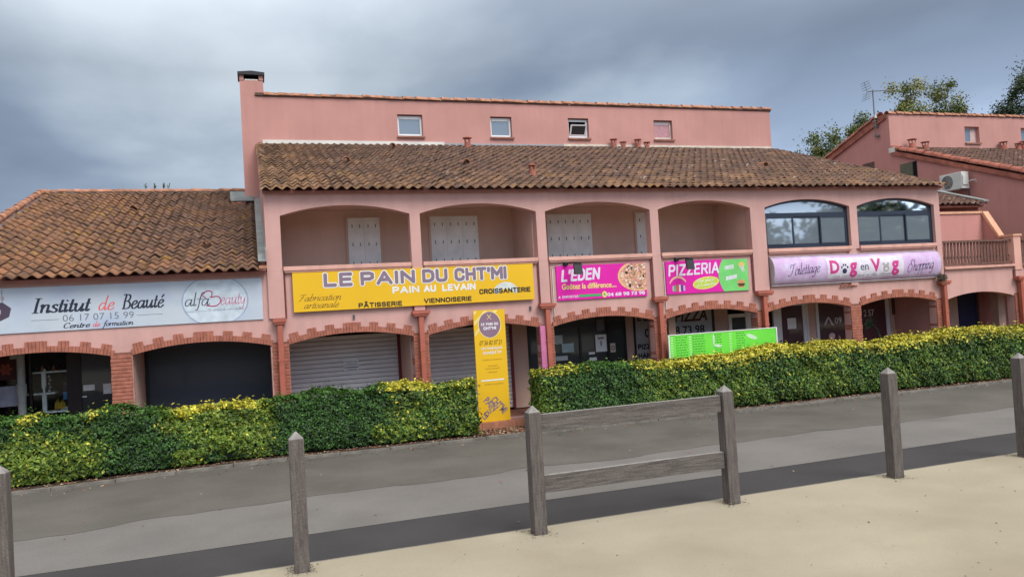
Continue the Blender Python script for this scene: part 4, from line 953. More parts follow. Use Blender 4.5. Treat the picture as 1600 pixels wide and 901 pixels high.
ridge_run('verge_tile', (XR+.0, 13.7, 7.52), (XR+.0, 7.6, 9.64), COPE_R, rb, .40, r0=.15, r1=.125)
MB().prism([(XR-.08, 7.3, 9.60), (XR-.08, 7.8, 9.60), (XR-.08, 13.7, 7.50), (XR-.08, 13.7, 7.34), (XR-.08, 7.3, 9.44)], (.079, 0, 0)).build('verge_board', COPE_R, rb)
MB().box(XR-.02, 36, 7.13, 7.198, 8.14, 8.24).box(XR-.12, XR-.001, 6.9, 7.19, 8.0, 8.2).build('upstand_flashing', FLASH_W, rb)
# small shuttered side windows
OL = mat('olive_shutter', (.11, .11, .075), .7)
f = MB().box(XR-.02, XR-.001, 6.0, 6.75, 6.82, 7.46).build('side_window', DARKIN, rb); MB().box(XR-.06, XR-.021, 6.16, 6.75, 6.82, 7.46).build('shutter', OL, f)
f = MB().box(XR-.02, XR-.001, 8.1, 8.72, 7.3, 7.86).build('side_window', mat('brown_blind', (.10, .06, .05), .7), rb)
# roof vents -------------------------------------------------------------------
def vent(x_, y_, z_, r, h, label, grp='small terracotta vent pots on the roofs'):
    t = thing('roof_vent', label, 'vent', (x_, y_, z_), grp); m = COPE_R
    MB().tube([(x_, y_, z_-.12), (x_, y_, z_+h*.5)], [r*1.0, r*.72], 10).build('pot', m, t)
    for k in range(4):
        a = math.pi/4+k*math.pi/2; cx_, cy_ = x_+r*.7*math.cos(a), y_+r*.7*math.sin(a); MB().box(cx_-.012, cx_+.012, cy_-.012, cy_+.012, z_+h*.5, z_+h*.86).build('pillar', m, t)
    MB().tube([(x_, y_, z_+h*.86), (x_, y_, z_+h*.93), (x_, y_, z_+h)], [r*1.15, r*1.15, r*.5], 10).build('cap', m, t)
zt = lambda y_: 5.475+math.tan(A1)*(y_+.28)
vent(6.21, 6.75, zt(6.75), .13, .34, 'lone terracotta vent at the main roof top, between the first two attic windows')
vent(6.36, 1.35, zt(1.35), .10, .30, 'lone terracotta vent pot halfway down the main tiled roof')
vent(11.52, 7.0, zt(7.0), .12, .34, 'left and taller vent of the left pair at the main roof top'); vent(11.80, 6.85, zt(6.85), .11, .26, 'right and lower vent of the left pair at the main roof top')
vent(12.45, 7.0, zt(7.0), .12, .34, 'left and taller vent of the right pair at the main roof top'); vent(12.72, 6.85, zt(6.85), .11, .26, 'right and lower vent of the right pair at the main roof top')
z5 = lambda y_: 4.72+math.tan(A5)*(y_+2.4)+.05
vent(24.6, 6.9, z5(6.9), .16, .38, 'taller vent nearest the corner on the right block roof'); vent(25.05, 6.7, z5(6.7), .15, .30, 'shorter vent beside the tall one at the corner of the right block roof')
vent(29.6, 7.0, z5(7.0), .15, .32, 'vent right of the small attic window on the right block roof'); vent(30.3, 6.9, z5(6.9), .13, .28, 'smaller vent near the right edge of the picture on the right block roof'); vent(30.75, 7.0, z5(7), .15, .36, 'rightmost vent on the right block roof')
# antenna -----------------------------------------------------------------------
an = thing('tv_antenna', 'thin television aerial on a mast fixed to the gable of the right block', 'antenna', (XR-.12, 7.76, 8.7))
ax, ay = XR-.15, 7.76
MB().tube([(ax, ay, 8.70), (ax, ay, 10.72)], .025, 8).build('mast', GAL, an); MB().box(ax-.03, XR, ay-.06, ay+.06, 8.80, 8.86).box(ax-.03, XR, ay-.06, ay+.06, 9.20, 9.26).build('bracket', GAL, an)
MB().tube([(ax-.25, ay+.05, 10.66), (ax+.75, ay-.45, 10.60)], .018, 6).build('boom', GAL, an)
for k in range(8):
    t_ = k/7; px, py, pz = ax-.0+.72*t_, ay-.05-.42*t_, 10.64-.03*t_; MB().tube([(px-.05, py-.11+.03*t_, pz), (px+.05, py+.11-.03*t_, pz)], .007, 5).build('director', GAL, an)
for s_ in (-1, 1):
    for k in range(4): MB().tube([(ax-.26-.03*k, ay-.22, 10.66+s_*(.08+.09*k)), (ax-.22-.03*k, ay+.30, 10.66+s_*(.08+.09*k))], .008, 5).build('reflector_rod', GAL, an)
    MB().tube([(ax-.24, ay+.05, 10.66), (ax-.36, ay+.05, 10.66+s_*.38)], .010, 5).build('reflector_arm', GAL, an)
MB().box(ax-.05, ax+.05, ay-.08, ay-.03, 9.55, 9.68).build('junction_box', LAMPW, an); MB().tube([(ax-.12, ay, 9.42), (ax+.15, ay-.1, 9.42)], .014, 6).build('lower_arm', GAL, an)
# air conditioner -----------------------------------------------------------------
ac = thing('air_conditioner', 'white outdoor air-conditioning unit with round fan grille bracketed to the red-pink gable wall', 'air conditioner', (XR-.25, 4.15, 6.0))
MB().box(XR-.46, XR-.12, 3.70, 4.62, 6.02, 6.62).build('casing', LAMPW, ac, bevel=.012)
m_ = MB(); n = 26
for k in range(n):
    a0, a1 = 2*math.pi*k/n, 2*math.pi*(k+1)/n; m_.poly([(XR-.462, 4.30+.25*math.cos(a0), 6.32+.25*math.sin(a0)), (XR-.462, 4.30+.25*math.cos(a1), 6.32+.25*math.sin(a1)), (XR-.462, 4.30, 6.32)])
m_.build('fan_opening', plain('fan_dark', (.09, .09, .09), .6), ac)
for r_ in (.06, .12, .18, .24):
    MB().tube([(XR-.468, 4.30+r_*math.cos(t*.4), 6.32+r_*math.sin(t*.4)) for t in range(17)], .006, 5).build('grille_ring', LAMPW, ac)
for yy in (3.82, 4.50): MB().box(XR-.50, XR, yy-.02, yy+.02, 5.975, 6.018).box(XR-.03, XR, yy-.02, yy+.02, 5.7, 5.974).build('bracket', GAL, ac)
MB().box(XR-.44, XR-.20, 3.66, 3.699, 6.15, 6.50).build('service_cover', LAMPW, ac, bevel=.01); MB().tube([(XR-.2, 3.69, 6.25), (XR-.2, 3.55, 6.28), (XR-.05, 3.50, 6.30), (XR-.02, 3.5, 6.2)], .018, 6).build('pipe', LAMPW, ac)

# ================================================================== DOWNPIPES
def downpipe(x_, label, hw=.20, feeders=(-.14, .14), ztop=2.79, fz=3.745):
    d = thing('downpipe', label, 'downpipe', (x_, -.06, .2), 'red-brown downpipes with box heads on the arcade piers')
    MB().box(x_-hw, x_+hw, -.15, .022, ztop-.075, ztop).box(x_-hw+.03, x_+hw-.03, -.13, .022, ztop-.12, ztop-.0755).build('hopper_head', PIPE, d, bevel=.006)
    MB().box(x_-.058, x_+.058, -.105, .012, .2, ztop-.121).build('pipe', PIPE, d, bevel=.015)
    for zz in (.9, 1.9): MB().box(x_-.068, x_+.068, -.112, .02, zz, zz+.035).build('pipe_clip', PIPE, d)
    for f_ in feeders: MB().tube([(x_+f_, .035, ztop+.001), (x_+f_, .035, fz)], .018, 6).build('feeder_pipe', PIPE_D, d)
downpipe(.0, 'red-brown downpipe with small box head between the wing and the bakery arches', .14, (.145,))
downpipe(3.0, 'red-brown downpipe on the pier between the two roller shutters'); downpipe(6.0, 'red-brown downpipe on the pier right of the yellow totem, beside a pink strip')
downpipe(8.98, 'red-brown downpipe on the pier between the two pink pizzeria boards'); downpipe(12.02, 'red-brown downpipe with wide head between the green banner and the dog salon', .24, (-.245, .255))
downpipe(18.06, 'red-brown downpipe under the right end of the dog salon sign, nest on its head', .18, (.13,)); downpipe(21.0, 'red-brown downpipe at the right edge below the square terrace post', .18, (-.14,), fz=3.0)
# dry nest tuft
n_ = 420; P = rng.normal(0, 1, (n_, 3)); P /= np.linalg.norm(P, axis=1)[:, None]; P *= rng.uniform(.3, 1, n_)[:, None]*np.array([.17, .09, .13])
P += np.array([17.93, -.12, 2.86]); D = rng.normal(0, 1, (n_, 3)); D /= np.linalg.norm(D, axis=1)[:, None]; E_ = np.cross(D, rng.normal(0, 1, (n_, 3))); E_ /= np.linalg.norm(E_, axis=1)[:, None]
V = np.stack([P-D*.07, P-E_*.006, P+D*.07, P+E_*.006], 1).reshape(-1, 3)
tag(np_mesh('bird_nest', V, np.arange(4*n_).reshape(n_, 4), [mat('dry_straw', (.13, .105, .08), .95)]), 'grey-brown dry tuft like a nest at the right end of the dog salon sign', 'nest')
for x_, z_ in ((1.55, 2.74), (5.62, 2.70)):
    tag(MB().box(x_-.02, x_+.02, .02, .058, z_-.05, z_+.05).tube([(x_, .02, z_+.02), (x_, -.03, z_+.02)], .012, 6).build('wall_hook', GAL), 'small grey hook on the pink wall '+('above the first roller shutter arch' if x_ < 3 else 'just right of the top of the yellow totem'), 'hook')
t_ = tag(MB().tube([(14.55, .0, 2.80), (14.95, .0, 2.80)], .012, 6).tube([(14.62, .06, 2.92), (14.62, -.01, 2.80)], .01, 6).tube([(14.86, .06, 2.92), (14.86, -.01, 2.80)], .01, 6).build('sign_bracket', COPE_R), 'rusty bracket with blotchy fittings under the middle of the dog salon sign', 'bracket')
for x_ in (14.55, 14.68, 14.8, 14.95): MB().tube([(x_-.03, 0, 2.80), (x_+.03, 0, 2.80)], .028, 6).build('fitting', COPE_R, t_)

# ================================================================== SIGNS
def noisy_print(name, base, other, sc=2., amt=.8, rough=.45):
    m = mat(name, base, rough, .04, 1.); t = m.node_tree; b = t.nodes['Principled BSDF']; src = b.inputs['Base Color'].links[0].from_socket
    geo = t.nodes.new('ShaderNodeNewGeometry'); nz = t.nodes.new('ShaderNodeTexNoise'); nz.inputs['Scale'].default_value = sc; nz.inputs['Detail'].default_value = 3; t.links.new(geo.outputs['Position'], nz.inputs[0])
    mr = t.nodes.new('ShaderNodeMapRange'); mr.inputs[1].default_value = .42; mr.inputs[2].default_value = .65; mr.inputs[4].default_value = amt; t.links.new(nz.outputs[0], mr.inputs[0])
    k = t.nodes.new('ShaderNodeMix'); k.data_type = 'RGBA'; t.links.new(mr.outputs[0], k.inputs[0]); t.links.new(src, k.inputs[6]); k.inputs[7].default_value = (*other, 1); t.links.new(k.outputs[2], b.inputs['Base Color']); return m
SG_Y = .03
# beauty sign
bs = tag(MB().box(-5.95, -.32, SG_Y, .058, 2.80, 3.665).build('shop_sign', noisy_print('pale_blue_print', (.47, .52, .58), (.36, .42, .56), 1.1, .7)), 'long pale blue-white sign reading Institut de Beauté with a phone number and round alfaBeauty logo', 'sign')
DB = plain('blueblack_ink', (.02, .025, .05), .6); RD = plain('coral_ink', (.68, .12, .12), .6); GY = plain('slate_ink', (.12, .13, .17), .6)
y_ = SG_Y-.003
script('Institut', -4.54, -3.55, 3.165, 3.46, y_, DB, bs, .075, .026, .22); script('de', -3.40, -3.12, 3.165, 3.44, y_, RD, bs, .05, .02, .25); script('Beauté', -2.98, -2.22, 3.165, 3.46, y_, DB, bs, .07, .026, .22)
text('06 17 07 15 99', -4.02, -2.77, 2.975, 3.105, y_, GY, bs, -.01)
script('Centre', -4.02, -3.56, 2.845, 2.95, y_, DB, bs, .07, .03, .22); script('de', -3.51, -3.38, 2.845, 2.95, y_, RD, bs, .06, .03, .22); script('formation', -3.33, -2.79, 2.845, 2.95, y_, DB, bs, .065, .03, .22)
MB().box(-4.56, -4.08, y_, y_+.001, 3.02, 3.026).box(-2.72, -2.24, y_, y_+.001, 3.02, 3.026).build('rule', GY, bs)
m_ = MB(); disc(m_, -1.24, 3.235, .645, .52, y_+.0018, 0, 60, (-2, 0, 2.802, 3.663)); m_.build('logo_disc_edge', mat('disc_edge', (.30, .35, .46), .5), bs)
m_ = MB(); disc(m_, -1.24, 3.235, .615, .50, y_+.0010, 0, 60, (-2, 0, 2.802, 3.663)); m_.build('logo_disc', mat('disc_print', (.50, .57, .64), .5), bs)
script('alfa', -1.83, -1.36, 3.15, 3.42, y_-.001, DB, bs, .035, .018, .15, gap=-.03); MAG = plain('crimson_ink', (.45, .05, .12), .6)
script('eauty', -1.15, -.66, 3.15, 3.42, y_-.001, MAG, bs, .03, .015, .2)
for a, b in (([(-1.42, 3.30), (-1.48, 3.36), (-1.40, 3.44), (-1.30, 3.42), (-1.31, 3.32)], 0), ([(-1.34, 3.31), (-1.18, 3.32), (-1.14, 3.22), (-1.24, 3.13), (-1.42, 3.15)], 0)):
    MB().tube([(p.x, y_-.002, p.y) for p in smooth_pts(a)], .010, 5).build('heart_letter', MAG, bs)
MB().box(-1.82, -1.42, y_-.0005, y_, 3.03, 3.036).build('rule', GY, bs); script('Au service de votre beauté', -1.40, -.70, 3.03, 3.09, y_-.001, GY, bs, .03, .02, .2)
m_ = MB(); m_.poly([(-5.3, y_, 3.36), (-5.02, y_, 3.40), (-4.88, y_, 3.28), (-4.92, y_, 3.12), (-5.12, y_, 3.02), (-5.5, y_, 3.0)]); m_.build('tulip_print', plain('dark_violet_ink', (.07, .05, .08), .6), bs)
m_ = MB(); disc(m_, -5.16, 3.22, .11, .10, y_-.001); disc(m_, -5.02, 3.47, .03, .05, y_-.001); m_.build('tulip_highlight', mat('tulip_pale', (.34, .30, .34)), bs)
MB().box(-5.03, -5.02, y_-.0003, y_+.0005, 3.40, 3.64).build('stem_print', GY, bs)
# bakery sign
YEL = mat('yellow_print', (.70, .415, .012), .5, .03, 1.); VIO = plain('violet_grey_ink', (.21, .15, .20), .6); WHT = plain('white_ink', (.68, .68, .68), .6)
by = -.04
bk = tag(MB().box(.30, 5.71, by, -.002, 2.905, 3.735).build('shop_sign', YEL), 'large yellow bakery sign reading LE PAIN DU CHT\'MI in violet capitals under two balconies', 'sign')
y_ = by-.003
for (wd, xa, xb) in (('LE', .94, 1.55), ('PAIN', 1.72, 2.92), ('DU', 3.08, 3.66), ("CHT'MI", 3.82, 5.06)):
    block(wd, xa, xb, 3.405, 3.705, y_, WHT, bk, .125, .021, name='lettering_outline'); block(wd, xa, xb, 3.405, 3.705, y_-.002, VIO, bk, .125)
for (wd, xa, xb) in (('PAIN', 2.40, 3.00), ('AU', 3.10, 3.38), ('LEVAIN', 3.52, 4.30)):
    block(wd, xa, xb, 3.195, 3.35, y_, WHT, bk, .125)
m_ = MB(); pts = []
for k in range(17): a = math.pi*k/16; pts.append((5.02+.30*math.cos(a), y_+.0005, 3.10+.24*math.sin(a)))
for k in range(13): a = math.pi*(1-k/12); pts.append((5.02+.19*math.cos(a), y_+.0005, 3.06+.12*math.sin(a)))
m_.poly(pts); m_.build('croissant_print', mat('croissant_pale', (.55, .58, .55), .6), bk)
block('PÂTISSERIE', 1.65, 2.60, 2.925, 3.03, y_, INK, bk, .115); block('VIENNOISERIE', 3.09, 4.19, 2.945, 3.055, y_, INK, bk, .115); block('CROISSANTERIE', 4.38, 5.62, 3.085, 3.20, y_-.001, INK, bk, .115)
BRN = plain('dark_brown_ink', (.10, .04, .02), .6)
script('Fabrication', .40, 1.28, 3.13, 3.28, y_, BRN, bk, .035, .016, .45); script('artisanale', .50, 1.22, 2.975, 3.12, y_, BRN, bk, .035, .016, .45)
# pizzeria boards
MGT = mat('magenta_print', (.64, .012, .33), .5, .05, 1.5); PLS = plain('pale_pink_edge', (.6, .35, .42), .5); GRN = plain('green_ink', (.05, .36, .12), .6); SALM = plain('peach_ink', (.75, .45, .32), .6); YPK = plain('yellow_ink', (.72, .60, .18), .6)
ed = tag(MB().box(6.31, 8.68, .02, .058, 2.835, 3.655).build('shop_sign', MGT), 'magenta pizzeria board reading L\'EDEN with a pizza picture, left of the PIZZERIA board', 'sign')
y_ = .017
PLW = plain('lilac_white_ink', (.66, .62, .72), .6)
block("L'EDEN", 6.42, 7.42, 3.27, 3.56, y_, PLW, ed, .095, shear=.14, slant=.03); 
text('Goûtez la différence....', 6.43, 7.86, 3.09, 3.225, y_, YPK, ed, .025, .1); block('A EMPORTER', 6.33, 6.84, 2.885, 2.945, y_, PLW, ed, .09)
MB().box(6.86, 7.44, y_-.0005, y_, 2.893, 2.952).build('green_bar', GRN, ed); m_ = MB(); disc(m_, 7.53, 2.93, .065, .075, y_-.001); m_.build('phone_badge', YPK, ed); m_ = MB(); disc(m_, 7.53, 2.93, .02, .045, y_-.002, rot=.4); m_.build('handset_print', GRN, ed)
text('04 68 98 73 98', 7.60, 8.62, 2.875, 2.965, y_, PLW, ed, .035)
def pizza(cx, cz, rx, rz, clip, y, parent):
    m_ = MB(); disc(m_, cx, cz, rx, rz, y, 0, 48, clip); m_.build('pizza_crust', mat('crust', (.72, .42, .22), .7, .2, 14.), parent)
    m_ = MB(); disc(m_, cx+.02, cz, rx*.92, rz*.90, y-.001, 0, 48, clip); m_.build('pizza_cheese', mat('cheese', (.55, .30, .20), .7, .5, 18.), parent)
    cols = [plain('olive', (.02, .015, .02), .5), plain('cheese_bit', (.68, .60, .52), .6), plain('ham_bit', (.60, .22, .20), .6), plain('herb_bit', (.14, .20, .05), .6)]
    for ci, cnt, s_ in ((1, 30, .035), (2, 26, .030), (3, 16, .018), (0, 11, .040)):
        m_ = MB(); 
        for k in range(cnt):
            a = random.uniform(0, 6.28); rr_ = math.sqrt(random.random())*.82; px, pz = cx+rx*rr_*math.cos(a), cz+rz*rr_*math.sin(a)
            if clip[0]+.03 < px < clip[1]-.03 and clip[2]+.02 < pz < clip[3]-.02: disc(m_, px, pz, s_*random.uniform(.7, 1.2), s_*random.uniform(.6, 1), y-.0015-.0003*ci-.00001*k, 0, 7, None, 0, random.uniform(0, 3))
        if m_.f: m_.build('pizza_topping', cols[ci], parent)
pizza(8.47, 3.34, .56, .37, (7.8, 8.678, 2.9, 3.652), y_-.001, ed)
pz = tag(MB().box(9.23, 11.64, .02, .058, 2.835, 3.655).build('shop_sign', MGT), 'magenta and green board reading PIZZERIA with fries and burger pictures, right of the L\'EDEN board', 'sign')
GRP = mat('leaf_green_print', (.16, .55, .15), .5, .1, 2.)
m_ = MB(); pts = [(11.63, y_, 2.837), (11.63, y_, 3.653)]+[(10.86+.14*((t/8-.5)*2)**2*1.0-.12, y_, 3.653-(3.653-2.837)*t/8) for t in range(9)]; m_.poly(pts); m_.build('green_field', GRP, pz)
block('PIZZERIA', 9.30, 10.76, 3.28, 3.57, y_, PLW, pz, .085, shear=.10, slant=.03)
m_ = MB(); disc(m_, 10.36, 3.08, .385, .155, y_-.0005, rot=.12); m_.build('oval_edge', YPK, pz); m_ = MB(); disc(m_, 10.36, 3.08, .355, .13, y_-.001, rot=.12); m_.build('oval', plain('lime_ink', (.45, .55, .06), .6), pz)
script('Sur place', 10.12, 10.60, 3.10, 3.19, y_-.002, WHT, pz, .06, .03, .2, .03); script('et à emporter', 10.08, 10.66, 2.985, 3.06, y_-.002, WHT, pz, .06, .03, .2, .05)
m_ = MB(); arc = [(9.56+.26*math.cos(t), y_, 2.97+.26*math.sin(t)) for t in [2.7-k*.18 for k in range(13)]]
for a, b in zip(arc, arc[1:]): m_.prism([a, b, (b[0], y_, b[2]+.055), (a[0], y_, a[2]+.055)], (0, -.001, 0))
m_.build('ribbon_print', SALM, pz)
for k, (c_, cc) in enumerate((((.50, .42, .48), 'pale_can'), ((.1, .4, .15), 'green_can'), ((.7, .08, .05), 'red_can'), ((.65, .6, .66), 'white_can'), ((.08, .06, .25), 'navy_can'), ((.5, .4, .6), 'lilac_can'))):
    MB().box(9.39+k*.062, 9.44+k*.062, y_-.001, y_, 2.885+.01*abs(k-2.5), 3.07-.012*abs(k-2.5)).build('can_print', plain(cc, c_, .5), pz)
block('FRITES', 10.93, 11.20, 3.38, 3.48, y_-.001, PLW, pz, .10, shear=.1, slant=.03); block('BURGERS', 10.95, 11.28, 3.11, 3.21, y_-.001, PLW, pz, .10, shear=.1, slant=.05)
m_ = MB()
for k in range(9): m_.poly([(11.37+k*.014, y_-.0012-.00005*k, 3.42), (11.39+k*.014, y_-.0012-.00005*k, 3.42), (11.37+k*.022, y_-.0012-.00005*k, 3.58-.01*abs(k-4)), (11.35+k*.022, y_-.0012-.00005*k, 3.58-.01*abs(k-4))])
m_.build('fries_print', plain('fries', (.68, .45, .12), .6), pz); MB().poly([(11.37, y_-.002, 3.48), (11.50, y_-.002, 3.48), (11.54, y_-.002, 3.33), (11.45, y_-.002, 3.32)]).build('fries_box_print', mat('fries_box', (.45, .52, .42)), pz)
m_ = MB(); disc(m_, 11.40, 3.06, .12, .055, y_-.001); m_.build('bun_print', plain('bun', (.55, .27, .12), .6), pz); m_ = MB(); disc(m_, 11.40, 3.00, .12, .025, y_-.0015); disc(m_, 11.40, 2.965, .10, .02, y_-.0018); m_.build('patty_print', plain('patty', (.10, .04, .02), .6), pz); m_ = MB(); disc(m_, 11.40, 2.94, .10, .03, y_-.0012); m_.build('bun_print', MATS['bun'], pz)
# projector lamps over the boards
def lamp(x_, label):
    t = thing('spot_lamp', label, 'lamp', (x_, -.02, 3.72), 'black floodlights over the pizzeria boards')
    MB().box(x_-.05, x_+.04, -.05, .058, 3.655, 3.735).build('wall_plate', BLACK, t, bevel=.008); MB().tube([(x_, -.04, 3.70), (x_+.12, -.22, 3.72), (x_+.16, -.30, 3.70)], .016, 6).build('arm', BLACK, t)
    MB().prism([(x_+.06, -.40, 3.42), (x_+.26, -.40, 3.42), (x_+.26, -.34, 3.42), (x_+.06, -.34, 3.42)], (0, .05, .26)).build('lamp_body', BLACK, t, bevel=.012); MB().box(x_+.08, x_+.24, -.36, -.30, 3.66, 3.70).build('yoke', BLACK, t)
lamp(6.56, 'black floodlight on a short arm in front of the L\'EDEN board'); lamp(9.55, 'black floodlight on a short arm in front of the PIZZERIA board')
for (a, b) in ((6.22, 6.50), (9.20, 9.50)):
    tag(MB().tube([(a, .045, 2.25), (a, .045, 3.62), (b, .045, 3.70)], .012, 5).build('cable', LAMPW), 'thin pale cable running up the wall beside the '+("L'EDEN board" if a < 8 else 'PIZZERIA board')+' to its lamp', 'cable')
tag(MB().box(5.80, 5.93, -.05, .02, 1.0, 2.28).build('pink_strip', mat('pink_plastic', (.52, .16, .30), .5, .1)), 'narrow pink vertical strip fixed to the brick pier right of the yellow totem', 'panel')
# dog salon lightbox: bowed sign
LIL = noisy_print('lilac_print', (.50, .34, .55), (.58, .50, .68), 3.2, .9); 
dg_ = thing('lightbox_sign', 'long bowed lilac sign reading Toilettage, Dog en Vog and Shopping above the dog salon arches', 'sign', (15.1, 0, 3.27))
def bow(z_): t = (z_-2.92)/(3.64-2.92)*2-1; return .03-.20*math.sqrt(max(0, 1-t*t*.98))
m_ = MB(); n = 24; x0, x1 = 12.33, 17.88
for k in range(n):
    za, zb = 2.92+.72*k/n, 2.92+.72*(k+1)/n; m_.poly([(x0, bow(za), za), (x1, bow(za), za), (x1, bow(zb), zb), (x0, bow(zb), zb)])
m_.build('sign_face', LIL, dg_, smooth=True)
for xx, d_ in ((x0-.03, .03), (x1, .03)):
    m_ = MB(); m_.prism([(xx, .058, 2.91)]+[(xx, bow(2.92+.72*k/n)-.004, 2.92+.72*k/n) for k in range(n+1)]+[(xx, .058, 3.65)], (d_, 0, 0)); m_.build('end_cap', mat('greywhite_cap', (.42, .38, .42), .5), dg_)
MB().box(x0-.03, x1+.03, -.02, .058, 2.895, 2.918).box(x0-.03, x1+.03, -.02, .058, 3.642, 3.66).build('frame_edge', mat('pale_frame', (.5, .46, .5), .5), dg_)
def bowed(o, off=.004):
    me = o.data; o3 = wloc(dg_); bm = bmesh.new(); bm.from_mesh(me)
    for k in range(1, 24): bmesh.ops.bisect_plane(bm, geom=bm.verts[:]+bm.edges[:]+bm.faces[:], plane_co=(0, 0, 2.92+.03*k-o3.z), plane_no=(0, 0, 1), dist=1e-5)
    bm.to_mesh(me); bm.free()
    for v in me.vertices: v.co.y = bow(v.co.z+o3.z)-off-o3.y+min(0, v.co.y)*0
    me.update()
def sub_bow(fn, *a, off=.004, **k): o = fn(*a, **k); bowed(o, off); return o
m_ = MB(); 
for k in range(8):
    za, zb = 3.02+.54*k/8, 3.02+.54*(k+1)/8; m_.poly([(13.98, 0, za), (16.55, 0, za), (16.55, 0, zb), (13.98, 0, zb)])
o_ = m_.build('centre_panel', mat('pale_lilac_print', (.62, .58, .66), .5), dg_); bowed(o_, .003)
NV = plain('navy_ink', (.03, .03, .08), .5); PKI = plain('hot_pink_ink', (.52, .04, .22), .5)
sub_bow(script, 'Toilettage', 12.78, 13.72, 3.15, 3.45, -.2, NV, dg_, .035, .014, .35, slant=.06, off=.006); sub_bow(script, 'Shopping', 16.72, 17.60, 3.10, 3.42, -.2, NV, dg_, .035, .014, .35, slant=.06, off=.006)
sub_bow(text, 'D', 14.06, 14.36, 3.14, 3.50, -.2, PKI, dg_, .04, off=.006); sub_bow(text, 'g', 14.70, 14.95, 3.02, 3.42, -.2, PKI, dg_, .04, off=.006); sub_bow(text, 'en', 15.06, 15.33, 3.20, 3.34, -.2, NV, dg_, off=.006)
sub_bow(text, 'V', 15.42, 15.76, 3.14, 3.50, -.2, PKI, dg_, .04, off=.006); sub_bow(text, 'g', 16.12, 16.38, 3.02, 3.42, -.2, PKI, dg_, .04, off=.006)
m_ = MB(); disc(m_, 14.53, 3.20, .075, .07, 0); 
for px, pz_ in ((14.44, 3.30), (14.50, 3.36), (14.57, 3.36), (14.63, 3.30)): disc(m_, px, pz_, .025, .035, 0, n=10)
bowed(m_.build('paw_print', NV, dg_), .007)
m_ = MB(); disc(m_, 15.93, 3.23, .10, .10, 0); disc(m_, 15.85, 3.34, .04, .04, 0, n=10); disc(m_, 16.0, 3.34, .04, .04, 0, n=10); bowed(m_.build('dog_face_print', plain('beige_grey_ink', (.34, .30, .32), .5), dg_), .007)
m_ = MB(); disc(m_, 15.93, 3.20, .05, .035, 0, n=12); bowed(m_.build('dog_nose_print', LAMPW, dg_), .009)
sub_bow(script, 'La mode qui a du chien', 14.16, 16.12, 3.045, 3.12, -.2, GY, dg_, .035, .02, .35, off=.006)
# yellow totem
tt = tag(MB().box(4.16, 4.90, -.20, -.165, .21, 2.72).build('totem_sign', YEL), 'tall upright yellow bakery totem panel with a violet round logo standing in the hedge gap', 'sign')
y_ = -.203
m_ = MB(); PY = mat('pale_yellow_print', (.74, .60, .22), .5)
for k in range(9):
    a = k*.24; m_.poly([(4.17, y_, max(1.95, 2.70-a)), (4.17, y_, max(1.95, 2.70-a-.09)), (4.17+min(.70, a+.09), y_, 2.70 if a+.09 < .7 else 2.70), (4.17+min(.70, a), y_, 2.70)]) if 2.70-a-.09 > 1.95 else None
m_.build('stripe_print', PY, tt)
m_ = MB(); disc(m_, 4.53, 2.385, .275, .31, y_-.0005, 0, 40); m_.build('logo_ring', PY, tt); m_ = MB(); disc(m_, 4.53, 2.385, .255, .29, y_-.001, 0, 40); m_.build('logo_disc', plain('violet_disc', (.23, .14, .20), .5), tt)
block('LE PAIN DU', 4.33, 4.73, 2.37, 2.43, y_-.002, WHT, tt, .11); block("CHT'MI", 4.38, 4.68, 2.27, 2.34, y_-.002, WHT, tt, .12)
m_ = MB()
for k in range(3): m_.prism([(4.47, y_-.0015, 2.50+.0), (4.485, y_-.0015, 2.50), (4.585, y_-.0015, 2.62), (4.57, y_-.0015, 2.62)] if k == 0 else ([(4.585, y_-.0019, 2.50), (4.57, y_-.0019, 2.50), (4.47, y_-.0019, 2.62), (4.485, y_-.0019, 2.62)] if k == 1 else [(4.515, y_-.0023, 2.55), (4.54, y_-.0023, 2.55), (4.54, y_-.0023, 2.58), (4.515, y_-.0023, 2.58)]), (0, .0002, 0))
m_.build('windmill_print', PY, tt)
text('07 56 82 07 21', 4.27, 4.80, 1.93, 2.03, y_, INK, tt, .0, .3); script('Votre boulangerie', 4.28, 4.80, 1.83, 1.91, y_, WHT, tt, .06, .03, .2); text('OUVERT 7/7', 4.33, 4.78, 1.72, 1.78, y_, WHT, tt, .03)
OC = plain('ochre_ink', (.36, .20, .02), .6)
for zz, a, b in ((1.58, 4.32, 4.78), (1.44, 4.44, 4.66), (1.38, 4.38, 4.70), (1.30, 4.44, 4.64), (1.03, 4.34, 4.78)): text('horaires d ouverture' if b-a > .4 else 'lundi samedi', a, b, zz, zz+.04, y_, OC, tt)
MB().box(4.26, 4.80, y_-.0003, y_+.0005, 1.12, 1.15).build('rule', WHT, tt)
text('PAIN', 4.28, 4.62, .52, .68, y_, VIO, tt, .03, rot=-.85); text("CHT'MI", 4.44, 4.86, .48, .66, y_-.001, VIO, tt, .03, rot=-.85); text('DU', 4.30, 4.46, .36, .48, y_, VIO, tt, .03, rot=.7); text('LE', 4.24, 4.36, .28, .40, y_, VIO, tt, .03, rot=.7)
for x_ in (4.20, 4.84): MB().box(x_, x_+.035, -.163, -.13, .2, 2.6).build('post', GAL, tt)
